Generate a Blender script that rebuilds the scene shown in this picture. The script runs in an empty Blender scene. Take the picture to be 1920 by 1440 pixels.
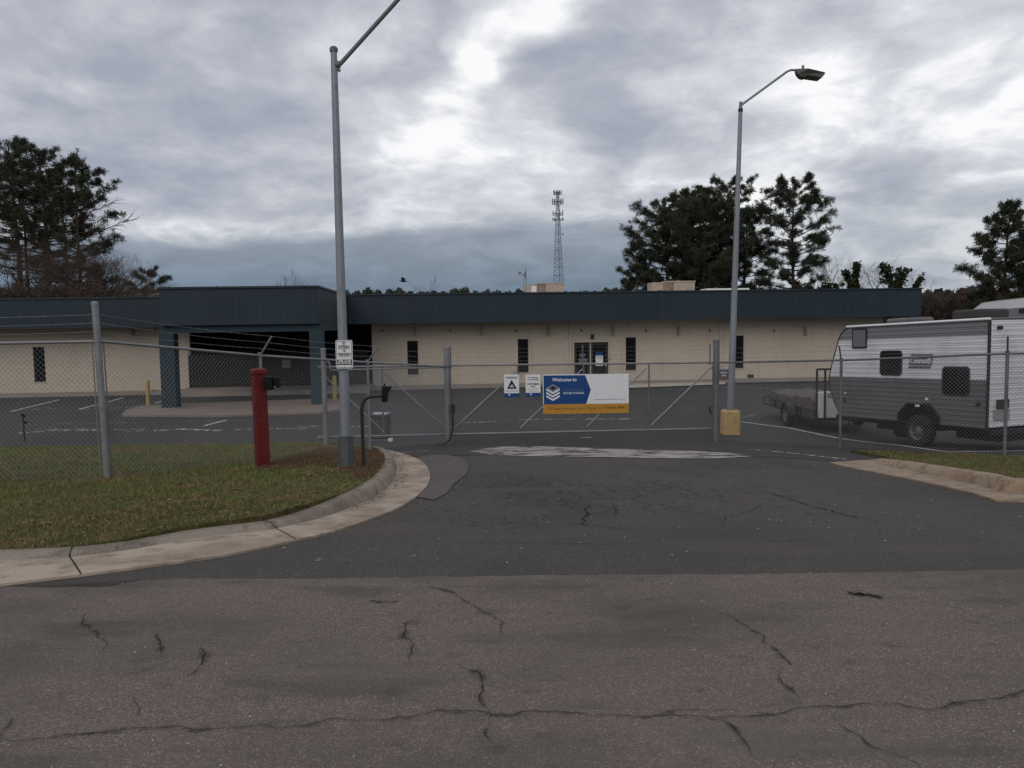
import bpy, bmesh, math, random
import numpy as np
from mathutils import Vector, Matrix
from mathutils.geometry import intersect_point_tri_2d
random.seed(7); rng = np.random.default_rng(7)
R = math.radians
scn = bpy.context.scene
col = scn.collection

# ------------------------------------------------------------------ camera
FPX = 1500.0; EYE = Vector((0, 0, 1.6)); P = math.atan(110/FPX); ROLL = R(0.85)
F_ = Vector((0, math.cos(P), -math.sin(P))); U0 = Vector((0, math.sin(P), math.cos(P))); R0 = Vector((1, 0, 0))
CR = R0*math.cos(ROLL) - U0*math.sin(ROLL); CU = U0*math.cos(ROLL) + R0*math.sin(ROLL)
cam = bpy.data.cameras.new('camera'); cam.lens = 36*FPX/1920; cam.sensor_width = 36
cam.clip_start = 0.05; cam.clip_end = 5000
co = bpy.data.objects.new('camera', cam); col.objects.link(co)
M = Matrix.Identity(4)
for i in range(3):
    M[i][0] = CR[i]; M[i][1] = CU[i]; M[i][2] = -F_[i]; M[i][3] = EYE[i]
co.matrix_world = M
scn.camera = co
scn.view_settings.view_transform = 'Standard'; scn.view_settings.look = 'None'
scn.view_settings.exposure = 0.0; scn.view_settings.gamma = 1.0
scn.render.resolution_x = 1024; scn.render.resolution_y = 768

# ------------------------------------------------------------------ node helpers
class NT:
    def __init__(s, nt): s.nt = nt
    def n(s, t, **k):
        nd = s.nt.nodes.new(t)
        for a, v in k.items(): setattr(nd, a, v)
        return nd
    def put(s, sock, v):
        if isinstance(v, bpy.types.NodeSocket): s.nt.links.new(v, sock)
        elif v is not None:
            if isinstance(v, (tuple, list)) and len(v) == 3 and len(sock.default_value) == 4: v = (*v, 1)
            sock.default_value = v
    def math(s, op, a, b=None, c=None, clamp=False):
        nd = s.n('ShaderNodeMath', operation=op, use_clamp=clamp)
        s.put(nd.inputs[0], a); s.put(nd.inputs[1], b)
        if c is not None: s.put(nd.inputs[2], c)
        return nd.outputs[0]
    def vmath(s, op, a, b=None):
        nd = s.n('ShaderNodeVectorMath', operation=op)
        s.put(nd.inputs[0], a)
        if b is not None: s.put(nd.inputs[1], b)
        return nd.outputs['Value'] if op in ('DOT_PRODUCT', 'LENGTH', 'DISTANCE') else nd.outputs[0]
    def mix(s, f, a, b, mode='MIX'):
        nd = s.n('ShaderNodeMix', data_type='RGBA', blend_type=mode)
        s.put(nd.inputs[0], f); s.put(nd.inputs[6], a); s.put(nd.inputs[7], b)
        return nd.outputs[2]
    def noise(s, vec, scale, detail=3, rough=.5, dist=0):
        nd = s.n('ShaderNodeTexNoise'); s.put(nd.inputs['Vector'], vec)
        nd.inputs['Scale'].default_value = scale; nd.inputs['Detail'].default_value = detail
        nd.inputs['Roughness'].default_value = rough; nd.inputs['Distortion'].default_value = dist
        return nd.outputs[0]
    def ramp(s, v, lo, hi, a=0., b=1., smooth=True):
        nd = s.n('ShaderNodeMapRange', interpolation_type='SMOOTHSTEP' if smooth else 'LINEAR')
        s.put(nd.inputs[0], v); nd.inputs[1].default_value = lo; nd.inputs[2].default_value = hi
        nd.inputs[3].default_value = a; nd.inputs[4].default_value = b
        return nd.outputs[0]
    def sep(s, v):
        nd = s.n('ShaderNodeSeparateXYZ'); s.put(nd.inputs[0], v); return nd.outputs
    def comb(s, x, y, z):
        nd = s.n('ShaderNodeCombineXYZ'); s.put(nd.inputs[0], x); s.put(nd.inputs[1], y); s.put(nd.inputs[2], z); return nd.outputs[0]

# ------------------------------------------------------------------ world: heavy broken overcast
w = bpy.data.worlds.new('World'); scn.world = w; w.use_nodes = True
w.node_tree.nodes.clear(); T = NT(w.node_tree)
SUN_EL, SUN_AZ = R(34), R(200)
sky = T.n('ShaderNodeTexSky', sky_type='NISHITA', sun_disc=False); sky.sun_elevation = SUN_EL; sky.sun_rotation = SUN_AZ
tc = T.n('ShaderNodeTexCoord').outputs['Generated']
d = T.vmath('NORMALIZE', tc); dx, dy, dz = T.sep(d)
zz = T.math('MAXIMUM', dz, 0.0)
den = T.math('ADD', zz, 0.26)
cx = T.math('DIVIDE', dx, den); cy = T.math('DIVIDE', dy, den)
cp = T.comb(cx, T.math('MULTIPLY', cy, .95), 3.7)
wq = T.n('ShaderNodeTexNoise'); T.put(wq.inputs['Vector'], cp); wq.inputs['Scale'].default_value = 2.2; wq.inputs['Detail'].default_value = 4
cpw = T.vmath('ADD', cp, T.vmath('MULTIPLY', T.vmath('SUBTRACT', wq.outputs['Color'], (.5, .5, .5)), (.28, .28, .28)))
n1 = T.noise(cpw, 1.7, 10, .57)
n2 = T.noise(T.vmath('ADD', cpw, (7.3, 2.1, 1.0)), 5.2, 9, .56)
n3 = T.noise(T.vmath('ADD', cp, (1.3, 9.1, 4.0)), .9, 4, .5)
val = T.math('ADD', T.math('MULTIPLY', n1, .74), T.math('MULTIPLY', n2, .21))
val = T.math('ADD', val, T.math('ADD', T.math('MULTIPLY', n3, .22), -.052))
# brighter openings of thin cloud and heavier banks, placed by direction in the sky
def lobe(v, dirv, lo, hi):
    return T.ramp(T.vmath('DOT_PRODUCT', v, tuple(Vector(dirv).normalized())), lo, hi)
def pxdir(px, py): return F_ + CR*((px-960)/FPX) + CU*((720-py)/FPX)
dw = T.vmath('NORMALIZE', T.vmath('ADD', d, T.vmath('MULTIPLY', T.vmath('SUBTRACT', wq.outputs['Color'], (.5, .5, .5)), (.30, .30, .20))))
for (x, y, lo, hi, k) in ((1005, 25, .9972, .9998, .13), (935, 110, .9985, .9999, .06), (1700, 340, .965, .998, .045), (1350, 320, .988, .9995, .05), (1740, 190, .998, .9999, .02), (1520, 180, .9975, .9999, .045), (1250, 240, .9985, .9999, .03), (450, 425, .985, .9995, .045), (250, 250, .985, .999, .02), (700, 250, .993, .9997, .02), (450, 130, .965, .999, -.05), (1200, 170, .985, .9995, -.03), (1650, 60, .985, .9995, -.02)):
    val = T.math('ADD', val, T.math('MULTIPLY', lobe(dw, pxdir(x, y), lo, hi), k))
cr = T.n('ShaderNodeValToRGB'); T.put(cr.inputs[0], val)
e = cr.color_ramp.elements
for q, (pos, c) in enumerate(((.33, (.28, .315, .39)), (.44, (.385, .41, .48)), (.495, (.475, .495, .555)), (.54, (.58, .595, .645)), (.595, (.74, .75, .79)), (.65, (1.0, 1.0, 1.0)))):
    el = e[q] if q < 2 else e.new(pos)
    el.position = pos; el.color = (*c, 1)
# slate blue rain band low over the horizon, heaviest left of the mast
wob = T.math('MULTIPLY', T.math('SUBTRACT', n1, .5), .05)
el_ = T.math('ADD', T.math('ADD', dz, wob), T.math('MULTIPLY', dx, -.03))
bandm = T.ramp(el_, .106, .134, .97, 0.)
azf = T.ramp(dx, .10, .36, 1., .45)
bandc = T.mix(T.ramp(dz, .02, .125), (.105, .165, .25), (.275, .315, .38))
bandc = T.mix(.5, bandc, T.mix(1., bandc, T.ramp(n2, .35, .65, .8, 1.2), 'MULTIPLY'))
cloud = T.mix(T.math('MULTIPLY', bandm, azf), cr.outputs[0], bandc)
nish = T.mix(1., sky.outputs[0], (.10, .10, .10), 'MULTIPLY')
fin = T.mix(.94, nish, cloud)
bg = T.n('ShaderNodeBackground'); T.put(bg.inputs[0], fin); bg.inputs[1].default_value = 1.0
T.nt.links.new(bg.outputs[0], T.n('ShaderNodeOutputWorld').inputs[0])
w.cycles.sampling_method = 'MANUAL'; w.cycles.sample_map_resolution = 512

sl = bpy.data.lights.new('sun', 'SUN'); sl.energy = 0.75; sl.angle = R(40); sl.color = (1, .94, .85)
so = bpy.data.objects.new('sun', sl); col.objects.link(so)
sd = Vector((math.sin(SUN_AZ)*math.cos(SUN_EL), math.cos(SUN_AZ)*math.cos(SUN_EL), math.sin(SUN_EL)))
so.rotation_euler = sd.to_track_quat('Z', 'Y').to_euler(); so.location = (0, 0, 40)

# ------------------------------------------------------------------ terrain height and photo rays
PY = [-1e4, 4.8, 5.6, 6.6, 19, 20, 22, 30, 40, 60, 1e5]
PZ = [0, 0, -.045, -.12, -1.19, -1.25, -1.30, -1.46, -1.54, -1.6, -1.6]
def gz(x, y):
    z = float(np.interp(y, PY, PZ))
    t = min(max(x-1.5, 0), 9)*.018
    return z - t*float(np.interp(y, [6.6, 10, 22, 35], [0, 1, 1, 0]))
def ray(px, py):
    return F_ + CR*((px-960)/FPX) + CU*((720-py)/FPX)
def at(px, py, Y):
    v = ray(px, py); return EYE + v*(Y/v.y)
def on(px, py, off=0.):
    v = ray(px, py); y = 1.5
    f = lambda y: (EYE + v*(y/v.y)).z - gz((v*(y/v.y)).x, y) - off
    step = .05
    while f(y) > 0 and y < 200: y += step; step *= 1.01
    lo, hi = y-step, y
    for _ in range(25):
        m = (lo+hi)/2
        if f(m) > 0: lo = m
        else: hi = m
    return EYE + v*(hi/v.y)
def onl(pts, off=0.): return [tuple(on(px, py, off).xy) for px, py in pts]

# ------------------------------------------------------------------ objects
def tag(o, label=None, cat=None, group=None, kind=None):
    if label: o['label'] = label
    if cat: o['category'] = cat
    if group: o['group'] = group
    if kind: o['kind'] = kind
    return o
def thing(name, label, cat, loc, group=None):
    o = bpy.data.objects.new(name, None); col.objects.link(o); o.location = loc
    o.empty_display_size = .3
    return tag(o, label, cat, group)
def wloc(o):
    v = Vector(o.location)
    while o.parent: o = o.parent; v += Vector(o.location)
    return v

class MB:
    def __init__(s): s.v = []; s.f = []; s.m = []
    def add(s, vs, fs, m=0):
        b = len(s.v); s.v += [tuple(x) for x in vs]
        s.f += [tuple(b+i for i in f) for f in fs]; s.m += [m]*len(fs)
    def hexa(s, p, m=0):   # p: 8 pts, bottom 0-3 ccw, top 4-7
        s.add(p, [(3, 2, 1, 0), (4, 5, 6, 7), (0, 1, 5, 4), (1, 2, 6, 5), (2, 3, 7, 6), (3, 0, 4, 7)], m)
    def box(s, a, b, m=0):
        x0, y0, z0 = a; x1, y1, z1 = b
        s.hexa([(x0, y0, z0), (x1, y0, z0), (x1, y1, z0), (x0, y1, z0), (x0, y0, z1), (x1, y0, z1), (x1, y1, z1), (x0, y1, z1)], m)
    def fbox(s, fr, a, b, m=0):
        x0, y0, z0 = a; x1, y1, z1 = b
        s.hexa([fr(*q) for q in ((x0, y0, z0), (x1, y0, z0), (x1, y1, z0), (x0, y1, z0), (x0, y0, z1), (x1, y0, z1), (x1, y1, z1), (x0, y1, z1))], m)
    def tube(s, pts, r, seg=8, m=0, cap=True):
        pts = [Vector(p) for p in pts]; n = len(pts)
        rs = r if isinstance(r, (list, tuple)) else [r]*n
        rings = []; ref = None
        for i, p in enumerate(pts):
            t = (pts[min(i+1, n-1)] - pts[max(i-1, 0)]).normalized()
            if ref is None: ref = Vector((0, 0, 1)) if abs(t.z) < .9 else Vector((1, 0, 0))
            a = t.cross(ref).normalized(); b = t.cross(a).normalized(); ref = -b if abs(t.dot(b)) < .9 else ref
            ref = a.cross(t)
            rings.append([p + (a*math.cos(2*math.pi*k/seg) + b*math.sin(2*math.pi*k/seg))*rs[i] for k in range(seg)])
        vs = [v for rg in rings for v in rg]; fs = []
        for i in range(n-1):
            for k in range(seg):
                k2 = (k+1) % seg
                fs.append((i*seg+k, i*seg+k2, (i+1)*seg+k2, (i+1)*seg+k))
        if cap: fs += [tuple(range(seg)), tuple(reversed(range((n-1)*seg, n*seg)))]
        s.add(vs, fs, m)
    def poly(s, pts, m=0): s.add(pts, [tuple(range(len(pts)))], m)
    def prism(s, fr, prof, n0, n1, m=0):  # profile [(u,z)] extruded along n in frame fr(u,n,z)
        k = len(prof)
        vs = [fr(u, n0, z) for u, z in prof] + [fr(u, n1, z) for u, z in prof]
        fs = [tuple(range(k)), tuple(reversed(range(k, 2*k)))] + [(i, i+k, (i+1) % k+k, (i+1) % k) for i in range(k)]
        s.add(vs, fs, m)
    def build(s, name, mats, parent=None, smooth=False, bevel=0, fix=True):
        if not isinstance(mats, (list, tuple)): mats = [mats]
        me = bpy.data.meshes.new(name)
        o0 = wloc(parent) if parent else Vector((0, 0, 0))
        va = np.array(s.v, dtype=float).reshape(-1, 3) - np.array(o0)
        me.from_pydata(va.tolist(), [], s.f)
        for mt in mats: me.materials.append(mt)
        if len(mats) > 1: me.polygons.foreach_set('material_index', s.m)
        if fix:
            bm = bmesh.new(); bm.from_mesh(me); bmesh.ops.recalc_face_normals(bm, faces=bm.faces); bm.to_mesh(me); bm.free()
        me.update()
        o = bpy.data.objects.new(name, me); col.objects.link(o)
        if parent: o.parent = parent
        if smooth:
            me.polygons.foreach_set('use_smooth', [True]*len(me.polygons))
            if smooth != 'all':
                try: me.set_sharp_from_angle(angle=R(40))
                except Exception: pass
        if bevel:
            b = o.modifiers.new('bevel', 'BEVEL'); b.width = bevel; b.segments = 2; b.limit_method = 'ANGLE'; b.angle_limit = R(50)
        return o
def fastmesh(name, V, F, mat, parent=None):
    """V (n,3) float, F (m,3|4) int"""
    me = bpy.data.meshes.new(name); o0 = np.array(wloc(parent)) if parent else np.zeros(3)
    V = np.asarray(V, dtype=np.float32) - o0.astype(np.float32); F = np.asarray(F, dtype=np.int32); k = F.shape[1]
    me.vertices.add(len(V)); me.vertices.foreach_set('co', V.ravel())
    me.loops.add(F.size); me.loops.foreach_set('vertex_index', F.ravel())
    me.polygons.add(len(F)); me.polygons.foreach_set('loop_start', np.arange(0, F.size, k, dtype=np.int32))
    me.polygons.foreach_set('loop_total', np.full(len(F), k, dtype=np.int32))
    me.materials.append(mat); me.update(calc_edges=True); me.validate()
    o = bpy.data.objects.new(name, me); col.objects.link(o)
    if parent: o.parent = parent
    return o

# ------------------------------------------------------------------ materials
def mat(name, base, rough=.8, metal=0., var=(), bump=None, spec=.3, stretch=None, alpha=None):
    """var: list of (scale, lo, hi, colour, amount); bump (scale, strength, detail)"""
    m = bpy.data.materials.new(name); m.use_nodes = True; t = NT(m.node_tree)
    bs = m.node_tree.nodes['Principled BSDF']; pos = t.n('ShaderNodeNewGeometry').outputs['Position']
    if stretch: pos = t.vmath('MULTIPLY', pos, stretch)
    c = base
    for sc, lo, hi, cc, am in var:
        f = t.math('MULTIPLY', t.ramp(t.noise(pos, sc, 4, .6), lo, hi), am)
        c = t.mix(f, c, cc)
    t.put(bs.inputs['Base Color'], c)
    bs.inputs['Roughness'].default_value = rough; bs.inputs['Metallic'].default_value = metal
    bs.inputs['Specular IOR Level'].default_value = spec
    if bump:
        b = t.n('ShaderNodeBump'); b.inputs['Strength'].default_value = bump[1]; b.inputs['Distance'].default_value = .01
        t.put(b.inputs['Height'], t.noise(pos, bump[0], bump[2] if len(bump) > 2 else 3, .6)); t.nt.links.new(b.outputs[0], bs.inputs['Normal'])
    if alpha:  # (scale, lo, hi, detail)
        a = t.ramp(t.noise(t.vmath('MULTIPLY', t.n('ShaderNodeNewGeometry').outputs['Position'], alpha[4] if len(alpha) > 4 else (1, 1, 1)), alpha[0], alpha[3], .65), alpha[1], alpha[2])
        t.put(bs.inputs['Alpha'], a)
    return m, t, bs
def M1(*a, **k): return mat(*a, **k)[0]

def asphalt(name, base, dark, light, cscale, stains, cracks=None):
    m, t, bs = mat(name, base, .92, spec=.25)
    pos = t.n('ShaderNodeNewGeometry').outputs['Position']
    v = t.n('ShaderNodeTexVoronoi'); t.put(v.inputs['Vector'], pos); v.inputs['Scale'].default_value = cscale
    cell = t.sep(v.outputs['Color'])[0]
    v2 = t.n('ShaderNodeTexVoronoi'); t.put(v2.inputs['Vector'], t.vmath('ADD', pos, (3.1, 1.7, .3))); v2.inputs['Scale'].default_value = cscale*.45
    cell2 = t.sep(v2.outputs['Color'])[1]
    c = t.mix(t.math('MULTIPLY', t.ramp(cell, .80, .97), .8), base, light)
    c = t.mix(t.math('MULTIPLY', t.ramp(cell, .45, .15), .55), c, dark)
    c = t.mix(t.math('MULTIPLY', t.ramp(cell2, .92, .99), .22), c, light)
    c = t.mix(t.math('MULTIPLY', t.ramp(cell2, .25, .05), .25), c, dark)
    for sc, lo, hi, cc, am, st in stains:
        c = t.mix(t.math('MULTIPLY', t.ramp(t.noise(t.vmath('MULTIPLY', pos, st), sc, 5, .62), lo, hi), am), c, cc)
    hgt = t.math('ADD', t.math('MULTIPLY', cell, .6), t.noise(pos, cscale*.6, 3))
    if cracks:
        wp = t.n('ShaderNodeTexNoise'); t.put(wp.inputs['Vector'], pos); wp.inputs['Scale'].default_value = 5; wp.inputs['Detail'].default_value = 4
        pw = t.vmath('ADD', pos, t.vmath('MULTIPLY', t.vmath('SUBTRACT', wp.outputs['Color'], (.5, .5, .5)), (.22, .22, 0)))
        for (X, Y, r0, r1, sc, wd, am) in cracks:
            ve = t.n('ShaderNodeTexVoronoi', feature='DISTANCE_TO_EDGE', voronoi_dimensions='2D'); t.put(ve.inputs['Vector'], pw); ve.inputs['Scale'].default_value = sc
            mk = t.ramp(t.math('ADD', t.vmath('DISTANCE', t.vmath('MULTIPLY', pos, (1, 1, 0)), (X, Y, 0)), t.math('MULTIPLY', t.math('SUBTRACT', t.noise(pos, .8, 3), .5), 2.5)), r0, r1, am, 0.)
            brk = t.ramp(t.noise(t.vmath('ADD', pos, (X, 2, 1)), 1.7, 3), .42, .56)
            f = t.math('MULTIPLY', t.math('MULTIPLY', t.ramp(ve.outputs['Distance'], 0, wd, 1, 0), mk), brk)
            c = t.mix(f, c, (.012, .012, .012))
    t.put(bs.inputs['Base Color'], c)
    b = t.n('ShaderNodeBump'); b.inputs['Strength'].default_value = .55; b.inputs['Distance'].default_value = .006
    t.put(b.inputs['Height'], hgt); t.nt.links.new(b.outputs[0], bs.inputs['Normal'])
    return m
m_street = asphalt('street_asphalt', (.150, .122, .105), (.088, .072, .061), (.33, .285, .25), 200,
    [(.55, .42, .66, (.092, .077, .068), .8, (.7, 1.2, 1)), (1.3, .52, .68, (.070, .062, .055), .6, (.5, 1.5, 1)), (6, .56, .70, (.066, .056, .05), .5, (.7, 1.2, 1)), (3.2, .60, .72, (.17, .138, .10), .35, (1, 1, 1)), (.3, .5, .7, (.155, .13, .115), .6, (.6, 1.6, 1))])
m_drive = asphalt('drive_asphalt', (.072, .065, .057), (.046, .042, .037), (.19, .172, .157), 150,
    [(.35, .42, .66, (.050, .047, .043), .8, (1, .5, 1)), (.7, .5, .68, (.096, .083, .072), .5, (.5, 1.4, 1)), (2.5, .6, .75, (.05, .048, .047), .45, (1, .35, 1))],
    [(.9, 9.4, .8, 2.9, 4.4, .11, .9), (2.8, 8.6, .4, 2.6, 2.2, .035, .6), (-.4, 8.0, .3, 2.2, 3.2, .06, .65), (4.2, 9.6, .3, 2.0, 2.6, .06, .5)])
m_lot = asphalt('lot_asphalt', (.052, .049, .047), (.038, .036, .035), (.13, .125, .12), 90,
    [(.22, .40, .66, (.040, .038, .037), .8, (1, .4, 1)), (.8, .55, .75, (.078, .074, .070), .5, (.4, 1.6, 1))])
m_patch = asphalt('patch_asphalt', (.105, .088, .078), (.07, .06, .058), (.28, .26, .25), 95, [(1.2, .45, .7, (.09, .08, .075), .7, (1, 1, 1))])
m_newseam = asphalt('dark_seam_asphalt', (.085, .078, .075), (.045, .04, .04), (.24, .22, .21), 100, [(1.2, .45, .7, (.065, .06, .057), .7, (1, 1, 1))])
m_crack = M1('crack_dark', (.026, .022, .020), .95, spec=0)  # even dark tone for crack ribbons and kerb joints
m_halo = M1('crack_grime', (.05, .042, .037), .95, spec=.1, alpha=(9, .42, .95, 4))
m_tar = M1('tar_mark', (.012, .012, .013), .6)
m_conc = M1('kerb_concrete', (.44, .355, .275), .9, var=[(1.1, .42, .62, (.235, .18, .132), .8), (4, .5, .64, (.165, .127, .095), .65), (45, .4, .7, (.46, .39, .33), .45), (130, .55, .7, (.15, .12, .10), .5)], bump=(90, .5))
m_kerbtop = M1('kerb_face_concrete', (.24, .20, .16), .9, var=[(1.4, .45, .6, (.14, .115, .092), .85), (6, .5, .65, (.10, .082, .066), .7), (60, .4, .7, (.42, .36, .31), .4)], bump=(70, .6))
m_clay = M1('clay_stained_concrete', (.31, .235, .165), .9, var=[(1.4, .45, .6, (.235, .145, .090), .75), (6, .5, .65, (.115, .08, .058), .7), (60, .4, .7, (.45, .36, .29), .4)], bump=(70, .6))
m_pave = M1('pavement_concrete', (.30, .265, .23), .9, var=[(.8, .4, .7, (.22, .19, .165), .7)], bump=(40, .3))
m_soil = M1('lawn_soil', (.115, .088, .048), 1., var=[(.5, .4, .62, (.060, .072, .024), .9), (3.2, .45, .65, (.15, .108, .060), .7), (40, .4, .65, (.03, .028, .012), .7)], bump=(50, .9), spec=.05)
m_land = M1('land_ground', (.07, .07, .04), 1., var=[(.05, .4, .6, (.05, .055, .03), .8)], spec=.05)
m_straw = M1('pine_straw', (.085, .060, .038), 1., var=[(2, .4, .65, (.075, .045, .025), .8), (50, .4, .65, (.17, .10, .06), .7), (90, .5, .7, (.03, .018, .01), .7)], bump=(80, 1.), spec=.05)
m_grass = M1('grass_blades', (.150, .185, .055), .75, var=[(.5, .50, .58, (.235, .175, .085), .9), (1.6, .5, .60, (.25, .17, .095), .8), (4.5, .50, .60, (.085, .125, .032), .75), (40, .5, .65, (.10, .12, .03), .4), (61, .62, .72, (.30, .23, .13), .6)], spec=.1)
m_strawb = M1('dry_blades', (.15, .10, .06), .9, var=[(30, .42, .6, (.09, .045, .024), .8)], spec=.05)
m_paint = M1('worn_white_paint', (.62, .61, .59), .8, var=[(3, .4, .7, (.35, .34, .33), .6)], alpha=(7, .44, .58, 5))
m_paintf = M1('fresh_white_paint', (.66, .65, .63), .8, var=[(6, .45, .7, (.30, .29, .28), .6)], alpha=(14, .30, .42, 4))
m_strip = M1('broken_concrete', (.40, .36, .33), .9, var=[(3, .45, .62, (.24, .21, .19), .85), (40, .48, .7, (.17, .15, .14), .6)], alpha=(1.9, .445, .475, 10, (1, 2.0, 1)))
m_galv = M1('galvanized_steel', (.235, .24, .245), .5, .35, var=[(3, .4, .7, (.16, .165, .17), .7), (25, .5, .7, (.33, .34, .34), .4)], bump=(60, .15), spec=.4)
m_galvd = M1('dark_weathered_steel', (.17, .17, .18), .6, .3, var=[(4, .4, .7, (.10, .10, .105), .7)], spec=.3)
m_wire = M1('fence_wire', (.25, .255, .265), .55, .3, spec=.3)
m_pole = M1('lamp_pole_steel', (.25, .268, .29), .5, .3, var=[(1.2, .4, .7, (.20, .215, .245), .7), (18, .55, .7, (.13, .135, .15), .6)], bump=(50, .2), spec=.4, stretch=(1, 1, .35))
m_black = M1('black_metal', (.018, .018, .019), .5, spec=.4)
m_blackp = M1('black_plastic', (.007, .007, .008), .6, spec=.15)
m_rubber = M1('tyre_rubber', (.018, .018, .018), .85, var=[(20, .4, .7, (.03, .028, .026), .6)])
m_red = M1('red_paint', (.13, .011, .010), .6, var=[(3, .42, .62, (.095, .009, .009), .7), (14, .60, .68, (.17, .04, .03), .5), (34, .64, .70, (.06, .03, .025), .7)], bump=(30, .2))
m_yel = M1('yellow_paint', (.56, .38, .14), .8, var=[(4, .45, .68, (.38, .27, .14), .8), (12, .58, .66, (.27, .22, .16), .7), (45, .60, .68, (.15, .12, .09), .7)], bump=(40, .5))
m_navy = M1('blue_metal_panel', (.020, .034, .046), .6, var=[(.35, .4, .7, (.015, .027, .037), .8), (2.5, .5, .72, (.027, .041, .053), .6)], spec=.3, stretch=(1, 1, .3))
m_bluecol = M1('blue_column_paint', (.019, .040, .052), .6, var=[(2, .4, .7, (.015, .032, .042), .8)])
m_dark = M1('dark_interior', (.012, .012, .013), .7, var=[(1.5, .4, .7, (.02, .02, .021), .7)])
m_glass = M1('dark_glass', (.010, .010, .011), .12, spec=.25)
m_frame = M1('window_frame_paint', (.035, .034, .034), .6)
m_white = M1('white_panel', (.62, .62, .64), .6, var=[(3, .45, .7, (.50, .50, .51), .6)])
m_roofw = M1('white_roof', (.80, .80, .80), .6)
m_hvac = M1('beige_cabinet', (.44, .37, .30), .7, var=[(2.5, .42, .68, (.33, .26, .20), .7), (9, .55, .7, (.23, .13, .08), .5)])
m_hvacg = M1('rusty_grille', (.22, .145, .105), .8, var=[(6, .4, .6, (.33, .28, .23), .8)])
m_signw = M1('sign_white', (.74, .75, .76), .6, var=[(9, .5, .7, (.66, .67, .68), .5)])
m_signb = M1('sign_blue', (.010, .058, .21), .6, var=[(5, .45, .7, (.012, .05, .175), .6)])
m_signy = M1('sign_orange', (.50, .245, .035), .6, var=[(5, .45, .7, (.42, .21, .035), .6)])
m_navyink = M1('navy_ink', (.015, .022, .05), .7)
m_brownink = M1('brown_ink', (.10, .06, .02), .7)
m_greyink = M1('grey_ink', (.13, .15, .19), .7)
m_greymetal = M1('grey_logo', (.22, .23, .26), .7)
m_bark = M1('pine_bark', (.065, .048, .038), .95, var=[(3, .4, .7, (.035, .027, .022), .8)], bump=(12, .8), spec=.1)
m_twig = M1('bare_twigs', (.085, .062, .052), .95, var=[(1.5, .4, .7, (.055, .04, .035), .7)], spec=.05)
m_rtwig = M1('reddish_twigs', (.088, .064, .054), .95, var=[(.6, .42, .62, (.066, .055, .044), .8)], spec=.05)
m_needle = M1('pine_needles', (.046, .058, .036), .8, var=[(.9, .42, .62, (.066, .072, .042), .8), (.35, .45, .6, (.052, .050, .036), .6), (9, .45, .65, (.026, .034, .022), .6)], spec=.1)
m_needleb = M1('browning_needles', (.058, .054, .038), .8, var=[(.9, .42, .62, (.060, .048, .032), .8), (9, .45, .65, (.022, .022, .014), .7)], spec=.1)
m_ivy = M1('ivy_leaves', (.030, .042, .018), .8, var=[(2, .42, .62, (.045, .05, .022), .8)], spec=.1)
m_wood = M1('distant_foliage', (.050, .062, .050), .9, var=[(.06, .42, .62, (.075, .070, .058), .9), (.5, .42, .62, (.035, .047, .036), .7)], spec=.05)
m_rib_w = M1('camper_white_siding', (.66, .65, .67), .45, var=[(1.4, .45, .7, (.50, .50, .53), .6), (14, .6, .75, (.40, .40, .41), .4)], spec=.4)
m_rib_g = M1('camper_grey_siding', (.125, .122, .125), .5, var=[(1.4, .45, .7, (.085, .085, .09), .6)], spec=.4)
m_rib_m = M1('camper_midgrey_siding', (.19, .19, .20), .5, spec=.4)
m_tarp = M1('grey_tarp', (.125, .108, .094), .85, var=[(3, .42, .65, (.08, .068, .06), .8)], bump=(7, 1.))
m_tower = M1('tower_steel', (.20, .24, .30), .6, .2)
m_creamtrim = M1('cream_trim', (.50, .45, .385), .7)
m_bluep = M1('survey_paint_blue', (.10, .22, .26), .8, alpha=(20, .42, .6, 4))

# cream painted brick
m_brick, t, bs = mat('cream_painted_brick', (.5, .43, .35), .85, spec=.2)
pos = t.n('ShaderNodeNewGeometry').outputs['Position']; px_, py_, pz_ = t.sep(pos)
bk = t.n('ShaderNodeTexBrick'); t.put(bk.inputs['Vector'], t.comb(px_, pz_, 0))
bk.inputs['Scale'].default_value = 1.0; bk.inputs['Brick Width'].default_value = .30; bk.inputs['Row Height'].default_value = .10
bk.inputs['Mortar Size'].default_value = .008; bk.inputs['Mortar Smooth'].default_value = .3; bk.inputs['Bias'].default_value = 0
bk.inputs['Color1'].default_value = (.58, .51, .415, 1); bk.inputs['Color2'].default_value = (.53, .465, .38, 1); bk.inputs['Mortar'].default_value = (.40, .34, .28, 1)
c = t.mix(t.math('MULTIPLY', t.ramp(t.noise(t.vmath('MULTIPLY', pos, (1, 1, .4)), .7, 5, .6), .42, .7), .5), bk.outputs[0], (.46, .395, .33))
c = t.mix(t.math('MULTIPLY', t.ramp(t.noise(t.vmath('MULTIPLY', pos, (6, 6, .5)), 1, 4), .58, .75), .35), c, (.28, .24, .20))
t.put(bs.inputs['Base Color'], c)
b = t.n('ShaderNodeBump'); b.inputs['Strength'].default_value = .6; b.inputs['Distance'].default_value = .01
t.put(b.inputs['Height'], t.math('SUBTRACT', 1., bk.outputs['Fac'])); t.nt.links.new(b.outputs[0], bs.inputs['Normal'])

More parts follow.
